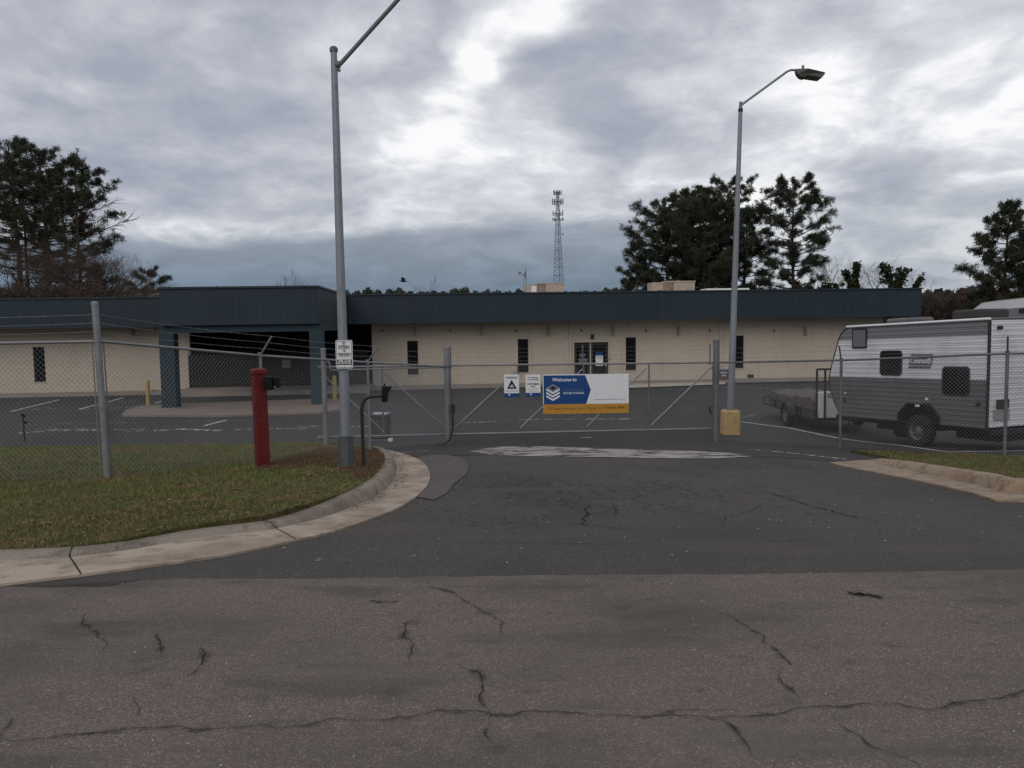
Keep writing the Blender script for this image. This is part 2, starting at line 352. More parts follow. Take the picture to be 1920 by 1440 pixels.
# ------------------------------------------------------------------ ground sheets
XB = [1.5, 3, 4.5, 6, 7.5, 9, 10.5]
YB = [4.8, 5.6, 6.6, 8, 9, 10, 12, 14, 16, 18, 19, 20, 22, 25, 28, 30, 32, 35, 40, 60]
def sheet(name, poly, off, material, thick=0, kind='structure', extra=None):
    bm = bmesh.new()
    f = bm.faces.new([bm.verts.new((x, y, 0)) for x, y in poly])
    bmesh.ops.triangulate(bm, faces=[f])
    for axis, lst in ((0, XB), (1, YB)):
        for b in lst:
            n = Vector((1, 0, 0)) if axis == 0 else Vector((0, 1, 0)); c = n*b
            bmesh.ops.bisect_plane(bm, geom=bm.verts[:]+bm.edges[:]+bm.faces[:], plane_co=c, plane_no=n, dist=1e-5)
    for v in bm.verts: v.co.z = gz(v.co.x, v.co.y)+(off(v.co.x, v.co.y) if callable(off) else off)
    bmesh.ops.recalc_face_normals(bm, faces=bm.faces)
    for f in bm.faces:
        if f.normal.z < 0: f.normal_flip()
    if thick:
        ed = [e for e in bm.edges if len(e.link_faces) == 1]
        r = bmesh.ops.extrude_edge_only(bm, edges=ed)
        for v in [g for g in r['geom'] if isinstance(g, bmesh.types.BMVert)]: v.co.z -= thick
    me = bpy.data.meshes.new(name); bm.to_mesh(me); bm.free(); me.materials.append(material)
    o = bpy.data.objects.new(name, me); col.objects.link(o)
    if kind: o['kind'] = kind
    return o

ground = sheet('ground', [(-1500, -600), (1500, -600), (1500, 2500), (-1500, 2500)], -.02, m_land)
lot = sheet('parking_lot', [(-45, 13.0), (-1.6, 15.0), (.5, 15.2), (4.8, 14.3), (6.1, 12.5), (60, 12.5), (60, 41), (40, 95), (24, 95), (23, 41), (-45, 38.5)], 0.0, m_lot)

# kerb lines traced from the photo: back of kerb, foot of kerb, outer gutter edge
KB = [(0, 1041), (125, 1035), (235, 1020), (330, 998), (430, 978), (488, 972), (560, 957), (625, 940), (690, 912), (722, 885), (731, 862), (718, 845), (704, 838)]
KF = [(0, 1050), (130, 1044), (255, 1029), (340, 1013), (440, 1000), (500, 994), (580, 977), (640, 958), (705, 930), (738, 900), (743, 872), (727, 850), (712, 840)]
KO = [(0, 1098), (150, 1080), (300, 1060), (420, 1043), (575, 1010), (640, 993), (715, 967), (765, 943), (798, 915), (806, 890), (792, 867), (762, 853), (735, 846)]
def resamp(pts, n):
    pts = [Vector((*p, 0)) for p in pts]
    # catmull-rom dense then arclength
    den = []
    for i in range(len(pts)-1):
        p0 = pts[max(i-1, 0)]; p1 = pts[i]; p2 = pts[i+1]; p3 = pts[min(i+2, len(pts)-1)]
        for k in range(12):
            u = k/12
            den.append(.5*((2*p1)+(p2-p0)*u+(2*p0-5*p1+4*p2-p3)*u*u+(3*p1-p0-3*p2+p3)*u**3))
    den.append(pts[-1])
    L = [0]
    for a, b in zip(den, den[1:]): L.append(L[-1]+(b-a).length)
    out = []
    for k in range(n):
        tt = L[-1]*k/(n-1)
        j = min(max(np.searchsorted(L, tt), 1), len(L)-1)
        u = (tt-L[j-1])/max(L[j]-L[j-1], 1e-9)
        q = den[j-1].lerp(den[j], u); out.append((q.x, q.y))
    return out
NK = 56
KH = [.03, .03, .045, .09, .13, .14, .145, .145, .145, .14, .12, .09, .05]
kf = resamp(onl(KF), NK); ko = resamp(onl(KO), NK)
kh = [float(np.interp(i/(NK-1), np.linspace(0, 1, 13), KH)) for i in range(NK)]
def offset_line(line, d0):
    out = []
    for i, p in enumerate(line):
        a = Vector(line[max(i-1, 0)]); b = Vector(line[min(i+1, len(line)-1)]); tt = (b-a).normalized()
        out.append((p[0]-tt.y*d0[i], p[1]+tt.x*d0[i]))
    return out
def kerb(name, kf, ko, kh, side, mg, mk, x0ext=None):
    """gutter sheet and rolled kerb swept along the foot line kf"""
    if x0ext: kf = x0ext[0]+kf; ko = x0ext[1]+ko; kh = [kh[0]]*len(x0ext[0])+kh
    n = len(kf); wd = [.18]*n
    kb = offset_line(kf, [side*x for x in wd])
    root = MB()
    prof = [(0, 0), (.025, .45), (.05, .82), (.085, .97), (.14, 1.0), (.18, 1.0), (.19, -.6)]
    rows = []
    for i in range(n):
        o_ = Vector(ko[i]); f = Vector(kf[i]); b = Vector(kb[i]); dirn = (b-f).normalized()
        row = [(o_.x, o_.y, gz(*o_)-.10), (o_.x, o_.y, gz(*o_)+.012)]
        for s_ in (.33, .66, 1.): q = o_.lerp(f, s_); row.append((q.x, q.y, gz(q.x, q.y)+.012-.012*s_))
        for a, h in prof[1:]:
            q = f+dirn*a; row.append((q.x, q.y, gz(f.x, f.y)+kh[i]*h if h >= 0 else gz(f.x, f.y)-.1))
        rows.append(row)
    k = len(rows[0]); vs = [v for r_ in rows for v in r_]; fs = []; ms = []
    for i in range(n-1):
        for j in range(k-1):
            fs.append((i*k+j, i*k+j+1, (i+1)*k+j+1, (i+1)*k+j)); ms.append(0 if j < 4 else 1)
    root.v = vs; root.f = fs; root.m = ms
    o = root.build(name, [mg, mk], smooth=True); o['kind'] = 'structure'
    return kb, root
ext_f = [(-30., 5.35), (-15, 5.5), (-7, 5.55), (-4.5, kf[0][1]-.02)]; ext_o = [(-30., 4.75), (-15, 4.85), (-7, 4.95), (-4.6, ko[0][1]-.03)]
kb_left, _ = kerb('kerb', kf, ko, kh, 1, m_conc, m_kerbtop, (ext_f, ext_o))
# right kerb: starts at the fence end and swings round to the street, out of frame
RF = onl([(1640, 861), (1665, 872), (1700, 880), (1760, 893), (1840, 910), (1920, 927)]) + [(7.4, 8.2), (9.0, 7.0), (11.0, 6.1), (14, 5.6), (20, 5.4), (40, 5.3)]
RO = onl([(1556, 868), (1600, 879), (1660, 890), (1730, 904), (1830, 926), (1920, 945)]) + [(7.0, 7.7), (8.7, 6.5), (10.8, 5.5), (14, 5.0), (20, 4.85), (40, 4.8)]
rf = resamp(RF, 50); ro = resamp(RO, 50)
rh = [float(np.interp(i, [0, 2, 5, 50], [.02, .10, .15, .15])) for i in range(50)]
kb_right, _ = kerb('kerb', rf, ro, rh, 1, m_clay, m_clay)

# street and driveway
seam = onl([(0, 1100), (60, 1102), (200, 1101), (270, 1088), (340, 1085), (600, 1086), (800, 1081), (1200, 1078), (1500, 1076), (1920, 1068)])
seam = [(a[0]+(b[0]-a[0])*k/14, a[1]+(b[1]-a[1])*k/14+(random.gauss(0, .007) if 0 < a[0]+3.2 else 0)) for a, b in zip(seam, seam[1:]) for k in range(14)]+[seam[-1]]
street = sheet('street', [(-60, -6.5), (60, -6.5), (60, 4.9)] + [(12, 5.0)] + seam[::-1] + [(-60, 4.6)], .002, m_street)
drive = sheet('driveway', [(-60, 4.55), (-4, 4.7), (12, 4.5), (60, 4.4), (60, 5.2), (14, 5.2), (9.8, 7.0), (8, 8.0), (6.2, 10.5), (5.9, 15.5), (4.9, 17.6), (-1.5, 16.8), (-2.6, 14.5), (-2.2, 9), (-3, 6.6), (-5, 5.3), (-60, 5.3)], -.006, m_drive)
sheet('asphalt_patch', onl([(806, 853), (838, 853), (868, 860), (879, 872), (874, 890), (850, 908), (838, 925), (812, 938), (800, 935), (770, 930), (780, 880), (770, 860)]), .004, m_patch)
sheet('concrete_strip', onl([(880, 846), (930, 838), (1010, 837), (1100, 840), (1250, 845), (1300, 846), (1370, 850), (1410, 856), (1340, 860), (1200, 859), (1000, 856), (920, 853)]), .004, m_strip)

# lawns
lawn_poly_l = [tuple(p) for p in kb_left[3:]] + onl([(690, 834), (600, 831)], .06) + [(-3.9, 19.2), (-8, 19.3), (-14, 19.3), (-30, 19.3), (-30, 5.5)]
def lawn_off(x, y): return (.02+.105*min(max((y-5.5)/1.9, 0), 1))*(1-.62*min(max((y-12.5)/5, 0), 1))
def straw_off(x, y): return lawn_off(x, y)+.008
lawn_l = sheet('lawn', lawn_poly_l, lawn_off, m_soil, .2)
lawn_poly_r = [tuple(p) for p in kb_right] + [(40, 13.0), (12, 13.4), (9.3, 13.9), (8.0, 14.9), (6.6, 15.5)]
lawn_r = sheet('lawn', lawn_poly_r, .05, m_soil, .15)
straw_px = [(470, 884), (520, 866), (560, 850), (600, 838), (700, 838), (722, 858), (712, 885), (690, 905), (668, 898), (640, 884), (590, 874), (520, 886)]
straw_poly = onl(straw_px, .1)
sheet('pine_straw_bed', straw_poly, straw_off, m_straw)

def inpoly(poly, X, Y):
    X = np.asarray(X); Y = np.asarray(Y); r = np.zeros(X.shape, bool); n = len(poly)
    for i in range(n):
        x1, y1 = poly[i]; x2, y2 = poly[(i+1) % n]
        c = ((y1 > Y) != (y2 > Y)); 
        with np.errstate(divide='ignore', invalid='ignore'): xi = (x2-x1)*(Y-y1)/(y2-y1+1e-12)+x1
        r ^= c & (X < xi)
    return r
gzv = np.vectorize(gz)
def blades(name, poly, bbox, n, off, hgt, wid, material, exclude=None, label=None, flat=0.):
    x0, x1, y0, y1 = bbox
    # denser near the camera
    u = rng.random(n*3); Y = y0*(y1/y0)**u; X = x0+(x1-x0)*rng.random(n*3)
    k = inpoly(poly, X, Y)
    if exclude: k &= ~(inpoly(exclude, X, Y) & (rng.random(n*3) < .93))
    X = X[k][:n]; Y = Y[k][:n]; m = len(X)
    # clumpiness
    cl = (np.sin(X*3.1+1.3*np.sin(Y*2.3))+np.sin(Y*4.7+1.7*np.sin(X*3.9)))*.25+.5
    kk = rng.random(m) < .45+.55*cl; X = X[kk]; Y = Y[kk]; cl = cl[kk]; m = len(X)
    Z = gzv(X, Y)+(np.array([off(a, b) for a, b in zip(X, Y)]) if callable(off) else off); sc = np.sqrt(Y/8.)
    a = rng.random(m)*2*np.pi; h = hgt*(.45+.9*rng.random(m))*(.6+.7*cl)*sc**.5; wd = wid*(.6+.8*rng.random(m))*sc
    lean = (.9+flat)*h*rng.random(m)*2.2; b = rng.random(m)*2*np.pi
    base = np.stack([X, Y, Z], 1); s = np.stack([np.cos(a)*wd, np.sin(a)*wd, np.zeros(m)], 1)
    mid = base+np.stack([np.cos(b)*lean*.35, np.sin(b)*lean*.35, h*.6], 1)
    tip = base+np.stack([np.cos(b)*lean, np.sin(b)*lean, h*(1-.75*flat)], 1)
    V = np.stack([base-s, base+s, mid+s*.7, mid-s*.7, tip], 1).reshape(-1, 3)
    i = np.arange(m)[:, None]*5
    F = np.concatenate([i+np.array([[0, 1, 2]]), i+np.array([[0, 2, 3]]), i+np.array([[3, 2, 4]])], 0)
    o = fastmesh(name, V, F, material); tag(o, label, 'grass', kind='stuff'); return o
blades('grass', offset_line(kb_left[3:], [-.045]*len(kb_left[3:]))+lawn_poly_l[len(kb_left)-3:], (-14, -1.2, 5.6, 19.2), 170000, lawn_off, .032, .0034, m_grass, straw_poly, 'short winter grass mottled green and straw on the corner lawn left of the driveway')
blades('grass', lawn_poly_r, (5.8, 12, 5.6, 15.6), 30000, .048, .03, .0034, m_grass, None, 'thin grass strip behind the clay stained kerb at the right')
blades('pine_straw', straw_poly, (-4.5, -1.2, 9, 17), 12000, straw_off, .03, .0035, m_strawb, None, 'reddish brown pine straw around the foot of the near lamp post', .9)['category'] = 'pine straw'

# ------------------------------------------------------------------ cracks, markings
def ribbon(mb, pts, w0, off, jit=0., taper=True, m=0, step=.05):
    pts = [Vector((p[0], p[1])) for p in pts]; q = [pts[0]]
    for a, b in zip(pts, pts[1:]):
        n = max(1, int((b-a).length/step))
        for k in range(1, n+1):
            c = a.lerp(b, k/n)
            if jit: c = c+Vector((random.uniform(-jit, jit), random.uniform(-jit, jit)))
            q.append(c)
    n = len(q); vs = []
    for i, p in enumerate(q):
        tt = (q[min(i+1, n-1)]-q[max(i-1, 0)]); tt = tt.normalized() if tt.length > 1e-9 else Vector((1, 0))
        ww = w0*(random.uniform(.35, 1.25) if jit else 1.)
        if taper: k_ = max(1., min(5, n/3)); ww *= min(1, (i+.35)/k_, (n-i-.65)/k_)
        for s in (-1, 1):
            r_ = p+Vector((-tt.y, tt.x))*ww*.5*s; vs.append((r_.x, r_.y, gz(r_.x, r_.y)+off))
    mb.add(vs, [(2*i, 2*i+1, 2*i+3, 2*i+2) for i in range(n-1)], m)
z3 = lambda L: [(x/2, 1060+y/2) for x, y in L]
z4 = lambda L: [(960+x/2, 1060+y/2) for x, y in L]
z7 = lambda L: [(840+x*.5625, 800+y*.5625) for x, y in L]
ck = MB(); halo = MB()
main = z3([(0, 655), (40, 663), (150, 657), (280, 636), (400, 628), (540, 612), (660, 610), (740, 620), (860, 615), (970, 603), (1040, 617), (1180, 600), (1230, 583), (1330, 583), (1420, 587), (1520, 575), (1640, 550), (1740, 552), (1820, 556), (1850, 570), (1920, 567)]) + z4([(80, 548), (200, 558), (340, 566), (500, 573), (600, 567), (700, 574), (870, 572), (1000, 565), (1050, 545), (1130, 532), (1250, 536), (1370, 518), (1450, 522), (1560, 550), (1690, 518), (1800, 505), (1920, 480), (2100, 470)])
for L, wd in ((main, .013), (z4([(520, 572), (600, 550), (720, 542), (840, 550), (870, 572)]), .008), (z4([(800, 180), (850, 215), (890, 240), (940, 265), (945, 290), (990, 320), (1020, 350), (1045, 385), (1100, 392)]), .011),
              (z4([(1020, 375), (1000, 420), (1050, 480), (1100, 532)]), .011), (z4([(680, 580), (800, 592), (850, 640), (885, 690), (900, 720), (960, 740), (1010, 765)]), .011),
              (z4([(1210, 595), (1300, 645), (1360, 685), (1450, 715), (1540, 765)]), .009), (z3([(330, 175), (305, 215), (345, 245), (400, 300), (385, 325)]), .016),
              (z3([(580, 255), (605, 300), (603, 345)]), .016), (z3([(755, 305), (768, 345), (745, 385), (705, 420)]), .016), (z3([(1600, 52), (1620, 85), (1690, 100), (1760, 145), (1820, 180), (1880, 212), (1880, 290)]), .011),
              (z3([(1585, 185), (1540, 210), (1515, 222), (1520, 270), (1548, 305), (1535, 340), (1545, 375)]), .018), (z3([(1480, 205), (1515, 222)]), .008),
              (z3([(1700, 365), (1715, 380), (1800, 410), (1815, 460), (1800, 510), (1845, 562)]), .017), (z3([(1845, 562), (1820, 640), (1880, 690)]), .007), (z3([(60, 565), (12, 630), (0, 660)]), .008), (z3([(400, 300), (500, 305)]), .004), (z3([(500, 600), (515, 545), (490, 480)]), .005),
              (z4([(1560, 552), (1590, 580)]), .006), (z4([(890, 235), (800, 190), (740, 165)]), .005)):
    pl = onl(L); st_ = random.getstate(); ribbon(ck, pl, wd*.36, .0075, jit=.009, step=.035); random.setstate(st_); ribbon(halo, pl, wd*3.6, .0055, jit=.009, step=.035)
halo.build('crack_grime', m_halo, fix=False)['kind'] = 'structure'
ck.build('cracks', m_crack, fix=False)['kind'] = 'structure'
ck = MB()
for L, wd in ((z7([(0, 385), (250, 386), (480, 389), (660, 392)]), .012), (z7([(80, 318), (300, 326), (450, 322), (560, 338), (640, 350)]), .013), (z7([(455, 332), (452, 305), (470, 290), (440, 262)]), .02), (z7([(552, 300), (560, 280), (545, 250)]), .013),
              (z7([(900, 330), (930, 300), (1010, 280), (1060, 250)]), .009), (z7([(830, 395), (1100, 380), (1250, 372)]), .008), (z7([(1050, 213), (1200, 260), (1350, 300), (1450, 318)]), .02)):
    ribbon(ck, onl(L), wd*.7, .001, jit=.02, step=.06)
ck.build('cracks', m_crack, fix=False)['kind'] = 'structure'
# black tar squiggles
ck = MB()
for _ in range(26):
    x = random.uniform(674, 746); y = 1130+random.choice((-2, 0, 1))+random.uniform(-.8, .8); l = random.uniform(2, 9)
    if 1128 < y or x > 710: ribbon(ck, onl([(x, y), (x+l, y+random.uniform(-.7, .7))]), random.uniform(.012, .026), .008, jit=.002, step=.02)
for _ in range(40):
    u = random.uniform(0, 1); x = 1588+62*u; y = 1114+7*u+random.uniform(-3, 2)
    ribbon(ck, onl([(x-4, y), (x+random.uniform(3, 10), y+random.uniform(-1, 1))]), random.uniform(.015, .035), .008, jit=.003, step=.02)
ck.build('tar_marks', m_tar, fix=False)['kind'] = 'structure'
ck = MB()
for a, b, m in (((535, 1052), (562, 1051), 0), ((592, 1051), (606, 1050), 1), (((640, 1051)), (662, 1051), 0)):
    ribbon(ck, onl([a, b]), .03, .003, m=m)
ck.build('survey_marks', [m_bluep, m_paintf], fix=False)['kind'] = 'structure'
mk = MB()
for L, wd, m in (([(1385, 791), (1480, 803), (1690, 836), (1775, 848), (1920, 846)], .10, 0), ([(1573, 785), (1607, 789)], .1, 0), ([(1640, 791), (1705, 800)], .1, 0),
              ([(865, 793), (932, 791)], .12, 1), ([(955, 788), (1185, 786)], .14, 1), ([(1068, 754), (1080, 754)], .1, 1), ([(1085, 821), (1110, 821)], .1, 1),
              ([(20, 772), (110, 750)], .1, 0), ([(62, 769), (85, 765), (102, 767)], .12, 1), ([(147, 768), (232, 746)], .1, 0), ([(147, 768), (232, 765), (275, 760)], .1, 1), ([(290, 757), (305, 752)], .1, 0),
              ([(190, 762), (262, 752)], .06, 1), ([(195, 766), (285, 756)], .06, 1), ([(200, 757), (255, 750)], .06, 1), ([(33, 813), (105, 807), (185, 807)], .28, 1), ([(60, 806), (185, 804)], .1, 1), ([(213, 806), (280, 805)], .12, 1), ([(230, 811), (270, 808)], .12, 1), ([(288, 808), (340, 805), (415, 808)], .26, 1),
              ([(382, 799), (425, 788)], .1, 0), ([(110, 795), (480, 789)], .05, 1), ([(440, 806), (580, 803)], .12, 1), ([(560, 801), (600, 799)], .12, 1), ([(655, 801), (690, 800)], .16, 1), ([(560, 807), (620, 806)], .1, 1),
              ([(1405, 843), (1500, 852), (1585, 862)], .07, 1), ([(1380, 787), (1415, 777)], .06, 1), ([(1335, 725), (1440, 728)], .12, 1), ([(640, 858), (800, 846)], .05, 1)):
    ribbon(mk, onl(L), wd, .010, taper=False, m=m, step=.6)
mk.build('parking_lines', [m_paintf, m_paint], fix=False)['kind'] = 'structure'
# kerb joints (dark lines across the kerb and gutter)
jt = MB()
def joint(i, kfl, kol, kbl, khl, n_ext):
    f = Vector(kfl[i]); o_ = Vector(kol[i]); b = Vector(kbl[i+n_ext]); h = khl[i]; dv = (b-f).normalized(); wv = Vector((-dv.y, dv.x))*.0045
    pts = [(o_, .015), (o_.lerp(f, .5), .012), (f, .004)]+[(f+dv*a, h*q+.004) for a, q in ((.025, .45), (.05, .82), (.085, .97), (.14, 1.0), (.18, 1.0))]
    vs = []
    for p, z in pts:
        for s in (-1, 1): q = p+wv*s*random.uniform(.6, 1.2); vs.append((q.x, q.y, (gz(f.x, f.y) if z > .02 or p == f else gz(p.x, p.y))+z))
    jt.add(vs, [(2*k, 2*k+1, 2*k+3, 2*k+2) for k in range(len(pts)-1)])
def near(line, px, py):
    q = on(px, py).xy; return min(range(len(line)), key=lambda i: (Vector(line[i])-q).length)
for i in (near(kf, 128, 1044), near(kf, 500, 994), near(kf, 742, 880)): joint(i, kf, ko, kb_left, kh, 4)
for i in (3, 9): joint(i, rf, ro, kb_right, rh, 0)
jt.build('kerb_joints', m_crack, fix=False)['kind'] = 'structure'
# small leaf and grit litter in the gutter
def litter(name, pts, n, spread, material, label, cat):
    V = []; Fc = []
    for _ in range(n):
        i = random.randrange(len(pts)-1); a = Vector(pts[i]).lerp(Vector(pts[i+1]), random.random())
        a += Vector((random.gauss(0, spread), random.gauss(0, spread))); s = random.uniform(.005, .02)
        z = gz(a.x, a.y)+.02; b = len(V)
        for k in range(3):
            an = random.random()*6.28; V.append((a.x+math.cos(an+k*2.1)*s*1.6, a.y+math.sin(an+k*2.1)*s, z+random.uniform(0, .012)))
        Fc.append((b, b+1, b+2))
    tag(fastmesh(name, V, Fc, material), label, cat, kind='stuff')
litter('leaf_litter', [Vector(f)*.8+Vector(o)*.2 for f, o in zip(kf[14:], ko[14:])], 420, .05, m_rtwig, 'brown leaf crumbs gathered in the curved gutter by the lamp', 'leaf litter')
litter('leaf_litter', [Vector(f)*.85+Vector(o)*.15 for f, o in zip(rf[:22], ro[:22])], 200, .05, m_rtwig, 'brown leaf crumbs along the right gutter', 'leaf litter')

def scatter(name, poly, n, s0, s1, off, material, label, cat):
    xs_ = [p[0] for p in poly]; ys_ = [p[1] for p in poly]; V = []; Fc = []
    while len(Fc) < n:
        y = min(ys_)*(max(ys_)/min(ys_))**random.random(); x = random.uniform(min(xs_), max(xs_))
        if not inpoly(poly, [x], [y])[0]: continue
        z = gz(x, y)+(off(x, y) if callable(off) else off)+.012; b = len(V); s_ = random.uniform(s0, s1); a0 = random.random()*6.28; k = 4
        for q in range(k): V.append((x+math.cos(a0+q*1.57)*s_*random.uniform(.5, 1.5), y+math.sin(a0+q*1.57)*s_*random.uniform(.5, 1.2), z+random.uniform(0, s_*.6)))
        Fc.append(tuple(range(b, b+k)))
    tag(fastmesh(name, V, Fc, material), label, cat, kind='stuff')
scatter('leaf_litter', [p for p in lawn_poly_l if p[0] > -13 and p[1] < 18], 500, .012, .03, lawn_off, M1('dead_leaf', (.22, .135, .075), .9, var=[(9, .4, .6, (.10, .06, .035), .8)], spec=.05), 'scattered dead leaves lying on the corner lawn', 'leaf litter')
scatter('grit', [(-3.6, 2.6), (3.6, 2.6), (7.5, 5.0), (-4, 5.0)], 500, .002, .006, .0, M1('pale_grit', (.42, .39, .35), .9), 'loose pale grit on the near road surface', 'grit')
scatter('grit', [(-3.0, 5.3), (7, 5.3), (5.2, 14.5), (-1, 14.5)], 350, .004, .012, .0, M1('pale_grit', (.36, .33, .30), .9), 'loose pale grit and chips on the driveway', 'grit')

# ------------------------------------------------------------------ text
def text_mesh(body, size, fat=0., align='CENTER', spacing=1.0, xs=1.0):
    cu = bpy.data.curves.new('lettering', 'FONT'); cu.body = body; cu.size = size; cu.align_x = align; cu.offset = fat*size
    cu.space_character = spacing; cu.resolution_u = 2
    o = bpy.data.objects.new('lettering', cu); col.objects.link(o); bpy.context.view_layer.update()
    me = bpy.data.meshes.new_from_object(o.evaluated_get(bpy.context.evaluated_depsgraph_get()))
    vs = [(v.co.x*xs, v.co.y) for v in me.vertices]; fs = [tuple(p.vertices) for p in me.polygons]
    bpy.data.objects.remove(o); bpy.data.curves.remove(cu); bpy.data.meshes.remove(me)
    return vs, fs
def lettering(mb, fr, body, u, z, size, n, fat=0., align='CENTER', m=0, width=None, **k):
    vs, fs = text_mesh(body, size, fat, align, **k)
    if not vs: return
    sx = 1.
    if width:
        xs = [v[0] for v in vs]; sx = width/(max(xs)-min(xs))
    mb.add([fr(u+x*sx, n, z+y) for x, y in vs], fs, m)
def line(parent, material, fr, body, u, z, size, n, fat=0., **k):
    l_ = MB(); lettering(l_, fr, body, u, z, size, n, fat, **k); return l_.build('lettering', material, parent, fix=False)
def frame(org, du, dn=None):
    org = Vector(org); du = Vector(du).normalized()
    if dn is None: dn = Vector((du.y, -du.x, 0))   # towards the viewer for du pointing right
    return lambda u, n, z: org+du*u+dn*n+Vector((0, 0, z))

# ------------------------------------------------------------------ chain link fences
def chain(mb, a0, a1, b0, b1, pitch=.05, r=.0021):
    """woven wire on the quad a0(bottom)-a1(top) .. b0-b1; straight diagonal wires of both families"""
    a0, a1, b0, b1 = map(Vector, (a0, a1, b0, b1)); L = (b0-a0).length; H = (a1-a0).length
    nrm = (b0-a0).cross(Vector((0, 0, 1))).normalized()
    def pt(u, w_, k): return (a0.lerp(b0, u/L)).lerp(a1.lerp(b1, u/L), w_/H)+nrm*k
    sp = pitch*math.sqrt(2)
    for fam in (0, 1):
        c = -H
        while c < L:
            u0, u1 = max(c, 0), min(c+H, L)
            if u1 > u0+.01:
                w0, w1 = u0-c, u1-c
                if fam: w0, w1 = H-w0, H-w1
                n = max(2, int((u1-u0)/sp*2)); n = min(n, 4)
                mb.tube([pt(u0, w0, r*(1 if fam else -1)), pt(u1, w1, r*(1 if fam else -1))], r, 3, cap=False)
            c += sp
def barbed(mb, pts, r=.0022, barb=.13):
    pts = [Vector(p) for p in pts]; mb.tube(pts, r, 3, cap=False)
    for a, b in zip(pts, pts[1:]):
        n = int((b-a).length/barb)
        for i in range(n):
            p = a.lerp(b, (i+.5)/n)
            for _ in range(2):
                v = Vector((random.uniform(-1, 1), random.uniform(-1, 1), random.uniform(-1, 1))).normalized()*.016
                mb.tube([p-v, p+v], .0012, 3, cap=False)
def sag(a, b, s, n=5):
    a = Vector(a); b = Vector(b); return [a.lerp(b, i/n)-Vector((0, 0, s*4*(i/n)*(1-i/n))) for i in range(n+1)]
def postmesh(parent, x, y, z0, z1, r, cap=True, m=m_galv, name='post', lean=(0, 0)):
    mb = MB(); mb.tube([(x, y, z0-.05), (x+lean[0], y+lean[1], z1)], r, 14)
    if cap:
        mb.tube([(x+lean[0], y+lean[1], z1-.03), (x+lean[0], y+lean[1], z1+.008), (x+lean[0], y+lean[1], z1+.03)], [r*1.12, r*1.15, r*.55], 14)
    return mb.build(name, m, parent, smooth=True)
def clampring(mb, x, y, z, r): mb.tube([(x, y, z-.015), (x, y, z+.015)], r*1.18, 12); mb.box((x+r, y-r-.03, z-.012), (x+r+.02, y-r+.01, z+.012))

PC = (-5.33, 10.4); PG = (-1.50, 18.42)
def lerp2(a, b, t): return (a[0]+(b[0]-a[0])*t, a[1]+(b[1]-a[1])*t)
# --- street fence, left
lf = thing('chain_link_fence', 'long galvanized chain link fence with barbed wire running from the left edge to the gate', 'fence', (PC[0], PC[1], gz(*PC)))
pts = [PC, lerp2(PC, PG, .325), lerp2(PC, PG, .655), PG]
rz = [1.472, 1.17, .92, .672]   # top rail heights
postmesh(lf, PC[0], PC[1], gz(*PC)+.05, 1.96, .043, lean=(-.05, 0))
for q in (1, 2):
    x, y = pts[q]; postmesh(lf, x, y, gz(x, y)+.05, rz[q]+.01, .026, cap=False)
    a = MB(); tip = Vector((x+.235, y-.12, rz[q]+.31)); a.tube([(x, y, rz[q]+.0), tip], .015, 8); a.tube([(x, y, rz[q]-.03), (x, y, rz[q]+.05)], .034, 10); a.build('barb_arm', m_galv, lf, smooth=True)
gp_l = thing('gate_post', 'stout galvanized gate post with black cable at the middle of the gate run', 'post', (PG[0], PG[1], gz(*PG)))
postmesh(gp_l, PG[0], PG[1], gz(*PG), .672+.44, .066)
a = MB(); clampring(a, PG[0], PG[1], .66, .066); clampring(a, PG[0], PG[1], .70, .066); a.build('clamp', m_galvd, gp_l)
a = MB(); a.tube([(PG[0]+.13, PG[1]-.10, -.32), (PG[0]+.13, PG[1]-.10, -.60), (PG[0]+.12, PG[1]-.1, -.75), (PG[0]+.05, PG[1]-.12, -1.0), (PG[0]-.08, PG[1]-.15, gz(*PG)+.02), (PG[0]-.3, PG[1]-.2, gz(*PG)+.02)], .018, 8); a.box((PG[0]+.09, PG[1]-.15, -.38), (PG[0]+.18, PG[1]-.05, -.18)); a.build('cable', m_black, gp_l, smooth=True)
rail = MB(); rail.tube([(x, y, z) for (x, y), z in zip(pts, rz)], .021, 10); rail.build('top_rail', m_galv, lf, smooth=True)
FL = [(-14.4, 10.42), (-11.4, 10.4), (-8.4, 10.4), PC]
rail = MB(); rail.tube([(x, y, 1.472-.01*(3-i)) for i, (x, y) in enumerate(FL)], .021, 10); rail.build('top_rail', m_galv, lf, smooth=True)
for (x, y) in FL[:3]: postmesh(lf, x, y, gz(x, y)+.05, 1.46, .026, cap=False)
allp = [(FL[0], 1.44), (FL[1], 1.45), (FL[2], 1.46), (PC, 1.472)]+list(zip(pts[1:], rz[1:]))
for (p0, h0), (p1, h1) in zip(allp, allp[1:]):
    c = MB(); g0 = gz(*p0)+.11; g1 = gz(*p1)+.11
    if p1 == PG: g1 = gz(*p1)+.06
    chain(c, (*p0, g0), (*p0, h0+.015), (*p1, g1), (*p1, h1+.015)); c.build('wire_mesh', m_wire, lf, fix=False)
for q, f in enumerate((.36, .68, 1.)):
    zc = (1.60, 1.71, 1.82)[q]
    b_ = MB(); arms = [Vector((pts[i][0]+.235*f, pts[i][1]-.12*f, rz[i]+.31*f)) for i in (1, 2)]
    path = sag((PC[0], PC[1]-.04, zc), arms[0], .025)+sag(arms[0], arms[1], .02)[1:]+sag(arms[1], (PG[0], PG[1]-.07, .74+.11*q), .02)[1:]
    barbed(b_, path); barbed(b_, sag((PC[0], PC[1]-.04, zc), (-8.4, 10.3, zc-.01), .02)+[(-14.4, 10.3, zc-.02)]); b_.build('barbed_wire', m_wire, lf, fix=False)
a = MB()
